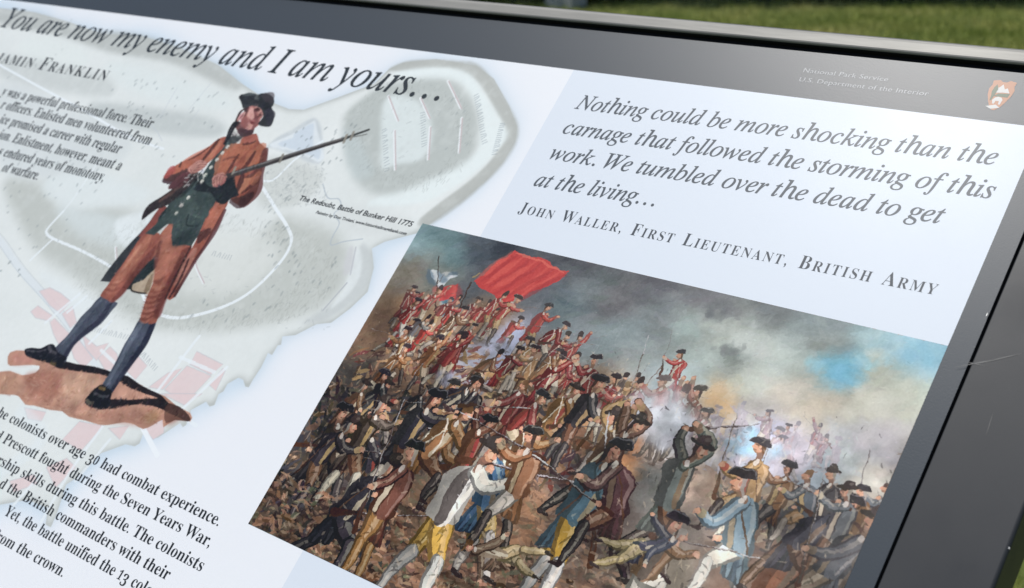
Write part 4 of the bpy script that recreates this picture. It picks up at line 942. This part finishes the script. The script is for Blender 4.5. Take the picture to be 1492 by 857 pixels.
# ---- lettering: every line is a thin printed shape of its own
def mi(c):
    if c == 'h': return '\u210e'
    if 'a' <= c <= 'z': return chr(0x1d44e+ord(c)-97)
    if 'A' <= c <= 'Z': return chr(0x1d434+ord(c)-65)
    return c
def mib(c):
    if 'a' <= c <= 'z': return chr(0x1d482+ord(c)-97)
    if 'A' <= c <= 'Z': return chr(0x1d468+ord(c)-65)
    return c
def mb(c):
    if 'a' <= c <= 'z': return chr(0x1d41a+ord(c)-97)
    if 'A' <= c <= 'Z': return chr(0x1d400+ord(c)-65)
    if '0' <= c <= '9': return chr(0x1d7ce+ord(c)-48)
    return c
_tc = bpy.data.curves.new('tmp', 'FONT'); _to = bpy.data.objects.new('tmp', _tc); C.objects.link(_to)
_tc.resolution_u = 3; _gc = {}
def _mesh(s, off):
    _tc.body = s; _tc.offset = off
    bpy.context.view_layer.update()
    ev = _to.evaluated_get(bpy.context.evaluated_depsgraph_get())
    me = ev.to_mesh(); n = len(me.vertices)
    co = np.zeros(n*3); me.vertices.foreach_get('co', co); co = co.reshape(-1, 3)[:, :2].copy()
    f = [tuple(p.vertices) for p in me.polygons]; ev.to_mesh_clear()
    return co, f
_bar = None
def glyph(ch, off):
    global _bar
    k = (ch, off)
    if k not in _gc:
        if _bar is None: _bar = _mesh('|', 0)[0][:, 0].max()
        adv = _mesh(ch+'|', 0)[0][:, 0].max()-_bar
        co, f = _mesh(ch, off) if ch.strip() else (np.zeros((0, 2)), [])
        _gc[k] = (co, f, adv)
    return _gc[k]
def layout(s, fn, off, caps=1., track=0., word=0., shear=0., old=False):
    vs, fs, x, n = [], [], 0., 0
    xs = []
    for i, c in enumerate(s):
        sc_ = 1.
        cc = c
        if caps != 1. and c.islower(): sc_ = caps; cc = c.upper()
        co, f, adv = glyph(fn(cc), off)
        dy = 0.
        if old and c in '3': dy = -.2
        if old and c in '013': sc_ = .78 if c in '01' else .95
        xs.append(x)
        if len(co):
            p = co*sc_+[x, dy]; p[:, 0] += p[:, 1]*shear
            vs.append(p); fs += [tuple(a+n for a in q) for q in f]; n += len(co)
        x += adv*sc_+track+(word if c == ' ' else 0)+(.13 if c == '.' and s[-3:] == '...' else 0)
    return np.vstack(vs), fs, xs
def text(name, s, p0, p1, size, fn, ink_, off=0., caps=1., track=0., sub=0, shear=0., old=False, word=0., thick=H3):
    """s[sub:] spans the tracing points p0..p1 on its baseline; the letters before it run on to the left"""
    vs, fs, xs = layout(s, fn, off, caps, track, word, shear, old)
    (u0, v0), (u1, v1) = T([p0, p1])
    a = xs[sub]; b = vs[:, 0].max()
    k = (u1-u0)/(b-a)
    vm = (v0+v1)/2
    pts = []
    for x, y in vs:
        t = (x-a)/(b-a)
        pts.append(S(u0+(x-a)*k, v0+(v1-v0)*t+y*size, thick))
    o = obj(name, pts, fs, ink_, sheet)
    return o, k
LINES = [
 ('title_text', 'You are now my enemy and I am yours...', (-2, 38.5), (638, 147), .041, mi, I_title, dict(off=.007)),
 ('author_text', 'Benjamin Franklin', (54, 101), (152, 118), .0255, mb, I_body, dict(off=-.006, caps=.76, sub=9, track=.09)),
 ('body_text', 'y was a powerful professional force. Their', (8.5, 140.4), (219, 187), .0180, mb, I_body, dict(sub=2, off=-.001)),
 ('body_text', 'r officers. Enlisted men volunteered from', (6.8, 159.5), (217, 211.5), .0180, mb, I_body, dict(sub=2, off=-.001)),
 ('body_text', 'ice promised a career with regular', (12.9, 183), (172.6, 224), .0180, mb, I_body, dict(sub=4, off=-.001)),
 ('body_text', 'ion. Enlistment, however, meant a', (16.2, 207), (173.5, 248.7), .0178, mb, I_body, dict(sub=5, off=-.001)),
 ('body_text', 's endured years of monotony,', (3.4, 227.6), (149, 265), .0176, mb, I_body, dict(sub=2, off=-.001)),
 ('body_text', 'of warfare.', (1, 249.4), (53.5, 262.5), .0174, mb, I_body, dict(off=-.001)),
 ('body_text', 'he colonists over age 30 had combat experience.', (11.7, 614.5), (317, 767), .0140, mb, I_body, dict(sub=3, old=True, off=-.001)),
 ('body_text', 'd Prescott fought during the Seven Years War,', (2.5, 645), (304, 797.5), .0140, mb, I_body, dict(sub=2, off=-.001)),
 ('body_text', 'rship skills during this battle. The colonists', (28.5, 694), (292, 833), .0140, mb, I_body, dict(sub=6, off=-.001)),
 ('body_text', 'd the British commanders with their', (8.4, 716), (243, 846), .0140, mb, I_body, dict(sub=2, off=-.001)),
 ('body_text', 'Yet, the battle unified the 13 colonies', (5, 750), (246, 886), .0140, mb, I_body, dict(old=True, off=-.001)),
 ('body_text', 'from the crown.', (21.8, 803.5), (90, 841), .0140, mb, I_body, dict(sub=5, off=-.001)),
 ('quote_text', 'Nothing could be more shocking than the', (838, 158.4), (1449, 240.8), .0196, mi, I_quote, dict(off=.007)),
 ('quote_text', 'carnage that followed the storming of this', (818.5, 194.2), (1445, 290), .0196, mi, I_quote, dict(off=.007)),
 ('quote_text', 'work. We tumbled over the dead to get', (799, 231.2), (1371, 326.5), .0196, mi, I_quote, dict(off=.007)),
 ('quote_text', 'at the living...', (777, 270.5), (952, 301), .0196, mi, I_quote, dict(off=.007)),
 ('author_text', 'John Waller, First Lieutenant, British Army', (754, 310), (1362, 430), .0150, mb, I_auth, dict(off=-.008, caps=.76, track=.1, word=.1)),
 ('caption_text', 'The Redoubt, Battle of Bunker Hill 1775', (434.6, 291.5), (599.5, 330.8), .0072, str, I_body, dict(off=.018, shear=.15)),
 ('caption_text', 'Painting by Don Troiani, www.historicalimagebank.com', (459.5, 311), (591.5, 342.8), .0042, str, I_body, dict(off=.02, shear=.15)),
 ('header_text', 'National Park Service', (1169, 105.3), (1293, 119), .0055, str, I_white, dict(off=.0, track=.03)),
 ('header_text', 'U.S. Department of the Interior', (1163, 118.5), (1352, 140), .0055, str, I_white, dict(off=.0, track=.03)),
]
for nm, s, a, b, sz, fn, ik, kw in LINES:
    o, k = text(nm, s, a, b, sz, fn, ik, **kw)
    print(s[:20], 'xscale', round(k, 4), 'size', sz)
bpy.data.objects.remove(_to); bpy.data.curves.remove(_tc)

# ---- arrowhead emblem printed on the header band
ec, = T([(1457, 137)])
ew = .0118
I_brown = ink('emblem brown', (.42, .17, .08)); I_green = ink('emblem green', (.05, .09, .04)); I_pale = ink('emblem white', (.55, .53, .5))
def eshape(name, pts, ik, h): return obj(name, [S(ec[0]+x*ew, ec[1]+y*ew, h) for x, y in pts], [tuple(range(len(pts)))], ik, emb)
emb = None
AH = [(-.08, -1.12), (-.3, -.9), (-.48, -.55), (-.66, -.1), (-.72, .3), (-.62, .58), (-.66, .86), (-.3, .94), (-.12, .82), (.12, .82), (.3, .94), (.66, .86), (.62, .58), (.72, .3), (.66, -.1), (.48, -.55), (.3, -.9), (.08, -1.12)]
emb = obj('arrowhead_emblem', [S(ec[0]+x*ew, ec[1]+y*ew, H2) for x, y in AH[::-1]], [tuple(range(len(AH)))], I_brown, root, label='small brown and white arrowhead emblem on the header band')
eshape('emblem_mountain', [(-.5, .1), (-.2, .05), (.1, .1), (.5, .1), (.3, .42), (.15, .34), (-.02, .66), (-.2, .4), (-.3, .46)][::1], I_pale, H3)
eshape('emblem_tree', [(-.42, -.5), (-.34, -.5), (-.3, -.3), (-.2, .3), (-.28, .5), (-.36, .62), (-.46, .4), (-.5, .1), (-.44, -.2)], I_green, H3+.00004)
eshape('emblem_bison', [(-.2, -.7), (-.1, -.7), (-.08, -.5), (.12, -.5), (.14, -.72), (.24, -.72), (.28, -.4), (.2, -.26), (0, -.2), (-.16, -.26), (-.28, -.45)], I_pale, H3)
eshape('emblem_plain', [(-.3, -.2), (.5, -.2), (.55, .06), (-.1, .02)], I_green, H3)
dm, = T([(1446, 155.8)])
obj('white_chip', [S(dm[0]+x*.0048, dm[1]+y*.0022, H3) for x, y in ((-1, 0), (-.2, -.8), (1, -.1), (.3, .9))], [(0, 1, 2, 3)], I_pale, sheet)

# ---- frame
RH = .0012
extrude_profile('right_rail', rounded(.3397, .3985, -.03, RH, .0009, .0022), -.62, .2655, M_frame, root, 'v')
extrude_profile('left_rail', rounded(-1.16, -1.0995, -.03, RH, .0022, .0009), -.62, .2655, M_frame, root, 'v')
extrude_profile('bottom_rail', rounded(-.62, -.569, -.03, RH, .0022, .0009), -1.0993, .3395, M_frame, root, 'u')
extrude_profile('top_rail', [(.2482, -.03), (.2482, .0036), (.2484, .0043), (.249, .0049), (.250, .0052), (.2568, .0053), (.2588, .005), (.2603, .0041), (.2611, .0028), (.2614, .001), (.2614, -.03)], -1.0993, .3395, M_top, root, 'u')
extrude_profile('top_gasket_and_shade', [(.2445, -.012), (.2445, -.0008), (.2478, -.0008), (.2478, .0034), (.24815, .0034), (.24815, -.012)], -1.0975, .3393, M_gask, root, 'u')  # gasket strip, widened so its black also stands in for the rail's shadow
extrude_profile('right_gasket', [(.3376, -.012), (.3376, -.006), (.3396, -.006), (.3396, -.012)], -.5665, .2437, M_gask, root, 'v')
extrude_profile('left_gasket', [(-1.0994, -.012), (-1.0994, -.006), (-1.0977, -.006), (-1.0977, -.012)], -.5665, .2437, M_gask, root, 'v')
# wear: nicks and hairline scratches in the coating
M_scr = mat('bare scratched metal', (.45, .45, .44), .4, .3)
def scratch(p, q, wd, h, par, mtl=M_scr):
    (a, b), (c, d) = T([p, q]); L = math.hypot(c-a, d-b); nx, ny = -(d-b)/L*wd, (c-a)/L*wd
    obj('scratch', [S(a, b, h), S((a+c)/2+nx, (b+d)/2+ny, h), S(c, d, h), S((a+c)/2-nx, (b+d)/2-ny, h)], [(0, 3, 2, 1)], mtl, par)
rail = [o for o in root.children if o.name == 'right_rail'][0]
M_scr2 = mat('faint scratch', (.055, .055, .055), .45)
scratch((1440, 457), (1437, 463), .0003, RH+.00015, rail)
scratch((1390, 537), (1470, 522), .0004, RH+.00015, rail, M_scr2)
scratch((1420, 533), (1492, 516), .0005, RH+.00015, rail, M_scr2)
scratch((1405, 528), (1440, 536), .0003, RH+.00015, rail, M_scr2)
scratch((1470, 798), (1472, 802), .0004, RH+.00015, rail)
scratch((1436, 640), (1449, 600), .0003, RH+.00015, rail, M_scr2)
for i in range(5):
    x, y = rng.uniform(1290, 1480), rng.uniform(430, 850)
    uu = T([(x, y)])[0]
    if .343 < uu[0] < .395: scratch((x, y), (x+rng.uniform(-14, 14), y+rng.uniform(-9, 9)), .0002, RH+.00015, rail, M_scr2)

# ---- legs (behind and under the panel)
M_leg = M_frame
for ux in (-.78, .02):
    x = ux*U; w_ = .045
    top = S(ux, -.12, -.03); bx = Vector((x, top[1], 0))
    vs_ = []
    for z, f in ((.012, 1), (top[2]-.06, 1), (top[2]+.02, 1)):
        yy0, yy1 = bx.y-w_, bx.y+w_
        zz0 = z if f and z < .1 else z-w_ if z < top[2] else z
        if z < .1: vs_ += [(x-w_, yy0, z), (x+w_, yy0, z), (x+w_, yy1, z), (x-w_, yy1, z)]
    k = len(vs_)
    # the top of the post is cut to the slope of the panel's underside
    for sx, yv in ((-w_, yy0), (w_, yy0), (w_, yy1), (-w_, yy1)):
        zt = Z0 + (yv+R2*.03*U) - R2*.03*U      # underside plane: z = Z0 + y - sqrt2*.03*U
        vs_.append((x+sx, yv, Z0+yv-math.sqrt(2)*.0305*U))
    leg = obj('leg', vs_, [(3, 2, 1, 0), (4, 5, 6, 7), (0, 1, 5, 4), (1, 2, 6, 5), (2, 3, 7, 6), (3, 0, 4, 7)], M_leg, root)
    b = .1; obj('base_plate', [(x+sx*b, bx.y+sy*b, z) for z in (0.0, .0118) for sx, sy in ((-1, -1), (1, -1), (1, 1), (-1, 1))],
                [(3, 2, 1, 0), (4, 5, 6, 7), (0, 1, 5, 4), (1, 2, 6, 5), (2, 3, 7, 6), (3, 0, 4, 7)], M_leg, leg)

# ------------------------------------------------------------------ lawn
M_soil = mat('lawn turf', (.05, .08, .02), .9, spec=.2)
noise_col(M_soil, (.085, .115, .025), (.19, .19, .06), 1.1, 10, c3=(.13, .155, .038))
bump(M_soil, 30, .6, .03, 6)
g = obj('lawn', [(-400, -400, 0), (400, -400, 0), (400, 400, 0), (-400, 400, 0)], [(0, 1, 2, 3)], M_soil, None, kind='structure')
def blades(n, cx, cy, ax_, ay_, hgt, wdt):
    P = np.c_[cx+rng.normal(0, ax_*.75, n), cy+rng.normal(0, ay_*.75, n)]
    a = rng.random(n)*6.28; h = hgt*rng.uniform(.5, 1.3, n)
    dx, dy = np.cos(a)*wdt/2, np.sin(a)*wdt/2; b = rng.random(n)*6.28; ln = h*rng.uniform(0, .6, n)
    V = np.zeros((n, 3, 3)); V[:, 0] = np.c_[P[:, 0]-dx, P[:, 1]-dy, np.zeros(n)]; V[:, 1] = np.c_[P[:, 0]+dx, P[:, 1]+dy, np.zeros(n)]
    V[:, 2] = np.c_[P[:, 0]+np.cos(b)*ln, P[:, 1]+np.sin(b)*ln, h]
    return V.reshape(-1, 3)
M_grass = mat('grass blades', (.07, .11, .025), .6, spec=.3)
noise_col(M_grass, (.24, .29, .05), (.56, .50, .18), .9, 8, c3=(.38, .40, .10))
def dirp(az, r):      # az from +Y towards +X as seen from the camera
    return CAM.x+math.sin(az)*r, CAM.y+math.cos(az)*r
FH = Vector((-math.sin(YAW), math.cos(YAW))); RH_ = Vector((math.cos(YAW), math.sin(YAW)))
def fr(f, t): return CAM.x+FH.x*f+RH_.x*t, CAM.y+FH.y*f+RH_.y*t     # f metres ahead, t metres to the right
parts_ = []
for t in (-4, -1.5, 1, 3.5, 6):
    x, y = fr(10.6, t); parts_.append(blades(15000, x, y, 2.4, 2.4, .045, .012))
for t in (-5, -1, 3, 7):
    x, y = fr(6.0, t); parts_.append(blades(9000, x, y, 3.2, 3.2, .045, .01))
x, y = dirp(math.radians(-20), 2.4); parts_.append(blades(30000, x, y, 1.4, 1.6, .05, .005))
V = np.vstack(parts_); Fc = np.arange(len(V)).reshape(-1, 3)
obj('grass', V, Fc, M_grass, None, kind='stuff')['label'] = 'short mown green grass around the panel'

# ------------------------------------------------------------------ trees and bushes along the far side of the lawn
M_bark = mat('grey brown bark', (.09, .07, .05), .9); noise_col(M_bark, (.05, .04, .03), (.14, .11, .08), 6, 8, stretch=(1, 1, .2)); bump(M_bark, 25, .8, .03, 5)
def leafmat(name, c1, c2):
    m_ = mat(name, c1, .55, spec=.3); noise_col(m_, c1, c2, 1.5, 6); return m_
LM = [leafmat('dark leaves', (.018, .04, .012), (.05, .085, .025)), leafmat('deep green leaves', (.02, .045, .018), (.045, .08, .03)), leafmat('olive leaves', (.04, .06, .015), (.09, .11, .03))]
def leaves(cent, rad, n, size, clumps=40):
    cl = rng.normal(0, 1, (clumps, 3)); cl /= np.linalg.norm(cl, axis=1)[:, None]; cl *= rng.uniform(.35, 1, (clumps, 1))
    cl = cl*np.array(rad)+np.array(cent)
    c = cl[rng.integers(clumps, size=n)]+rng.normal(0, 1, (n, 3))*np.array(rad)*.17
    a = rng.normal(0, 1, (n, 3)); a /= np.linalg.norm(a, axis=1)[:, None]
    b = np.cross(a, rng.normal(0, 1, (n, 3))); b /= np.linalg.norm(b, axis=1)[:, None]
    s = size*rng.uniform(.6, 1.4, (n, 1)); q = np.stack([c-a*s, c-b*s*.5, c+a*s, c+b*s*.5], 1)
    q[..., 2] = np.maximum(q[..., 2], .02)
    return q.reshape(-1, 3), np.arange(4*n).reshape(-1, 4)
def trunk(path, rads, seg=9):
    vs, fs = [], []
    for (x, y, z), r in zip(path, rads):
        for k in range(seg):
            a = 2*math.pi*k/seg; vs.append((x+math.cos(a)*r*(1+.08*math.sin(3*a)), y+math.sin(a)*r, z))
    for i in range(len(path)-1):
        for k in range(seg): fs.append((i*seg+k, i*seg+(k+1) % seg, (i+1)*seg+(k+1) % seg, (i+1)*seg+k))
    return vs, fs
ADJ = ['tall dark tree, leftmost of the row beyond the lawn', 'second dark tree from the left beyond the lawn', 'broad dark tree left of the pale stone marker', 'dark tree just right of the pale stone marker', 'middle tree of the shaded row beyond the lawn', 'dark tree above the arrowhead corner of the panel', 'second dark tree from the right beyond the lawn', 'rightmost dark tree beyond the lawn']
for i, tt in enumerate((-12, -8.6, -4.6, -1.2, 1.6, 4.4, 7.4, 10.6)):
    x, y = fr(17.6+rs.uniform(-.3, .4), tt); hgt = 9+rs.uniform(-1, 2)
    t = empty('leafy_tree', (x, y, 0), ADJ[i], 'tree', 'shade trees beyond the lawn')
    lx, ly = rs.uniform(-.3, .3), rs.uniform(-.3, .3)
    v_, f_ = trunk([(x, y, -.1), (x+.02, y, .3), (x+lx*.5, y+ly*.5, 2), (x+lx, y+ly, 4.5), (x+lx*1.5, y+ly*1.5, 7)], [.34, .24, .19, .14, .05])
    tk = obj('trunk', v_, f_, M_bark, t, smooth=True)
    for k in range(4):
        a = rs.random()*6.28; z = 2.2+k*.7
        v_, f_ = trunk([(x+lx*.6, y+ly*.6, z), (x+math.cos(a)*1.0, y+math.sin(a)*1.0, z+.8), (x+math.cos(a)*1.9, y+math.sin(a)*1.9, z+1.8)], [.09, .06, .02], 6)
        obj('limb', v_, f_, M_bark, tk, smooth=True)
    v_, f_ = leaves((x, y, hgt*.56), (2.7, 2.7, hgt*.4), 9000, .16, 60)
    obj('crown', v_, f_, LM[i % 2], t)
n_b = 0
BL = 'low dark bush'
for i, tt in enumerate(np.arange(-3.4, 8.2, .8)):
    x, y = fr(13.9+rs.uniform(-.05, .2), tt+rs.uniform(-.1, .1))
    light = abs(tt-.75) < .4
    v_, f_ = leaves((x, y, .75), (.75, .75, .8), 2600, .055, 30)
    b = obj('bush', v_, f_, LM[2] if light else LM[i % 2], None)
    b['label'] = 'dark leafy bush in the shaded hedge row at the far edge of the lawn'; b['category'] = 'bush'; b['group'] = 'bushes along the far edge of the lawn'
    if i == 0: b['label'] = 'dark leafy bush at the far left end of the hedge row beyond the lawn'
    if tt > 7.3: b['label'] = 'dark leafy bush at the far right end of the hedge row beyond the lawn'
    if light: b['label'] = 'lighter olive bush beside the pale stone marker beyond the lawn'
# pale stone marker
x, y = fr(13.25, 13.4*(822-746)/FPX)
M_st = mat('pale granite', (.4, .4, .38), .85); noise_col(M_st, (.3, .3, .29), (.5, .5, .47), 30, 6)
a_, b_, h_ = .16, .12, .42
vs_ = [(x+sx*a_*k, y+sy*b_*k, z) for z, k in ((0, 1), (.36, 1), (.42, .82)) for sx, sy in ((-1, -1), (1, -1), (1, 1), (-1, 1))]
fs_ = [(3, 2, 1, 0), (8, 9, 10, 11)]+[(r*4+i, r*4+(i+1) % 4, r*4+4+(i+1) % 4, r*4+4+i) for r in (0, 1) for i in range(4)]
st = obj('stone_marker', vs_, fs_, M_st, None); st['label'] = 'small pale grey stone marker at the far edge of the lawn'; st['category'] = 'marker stone'
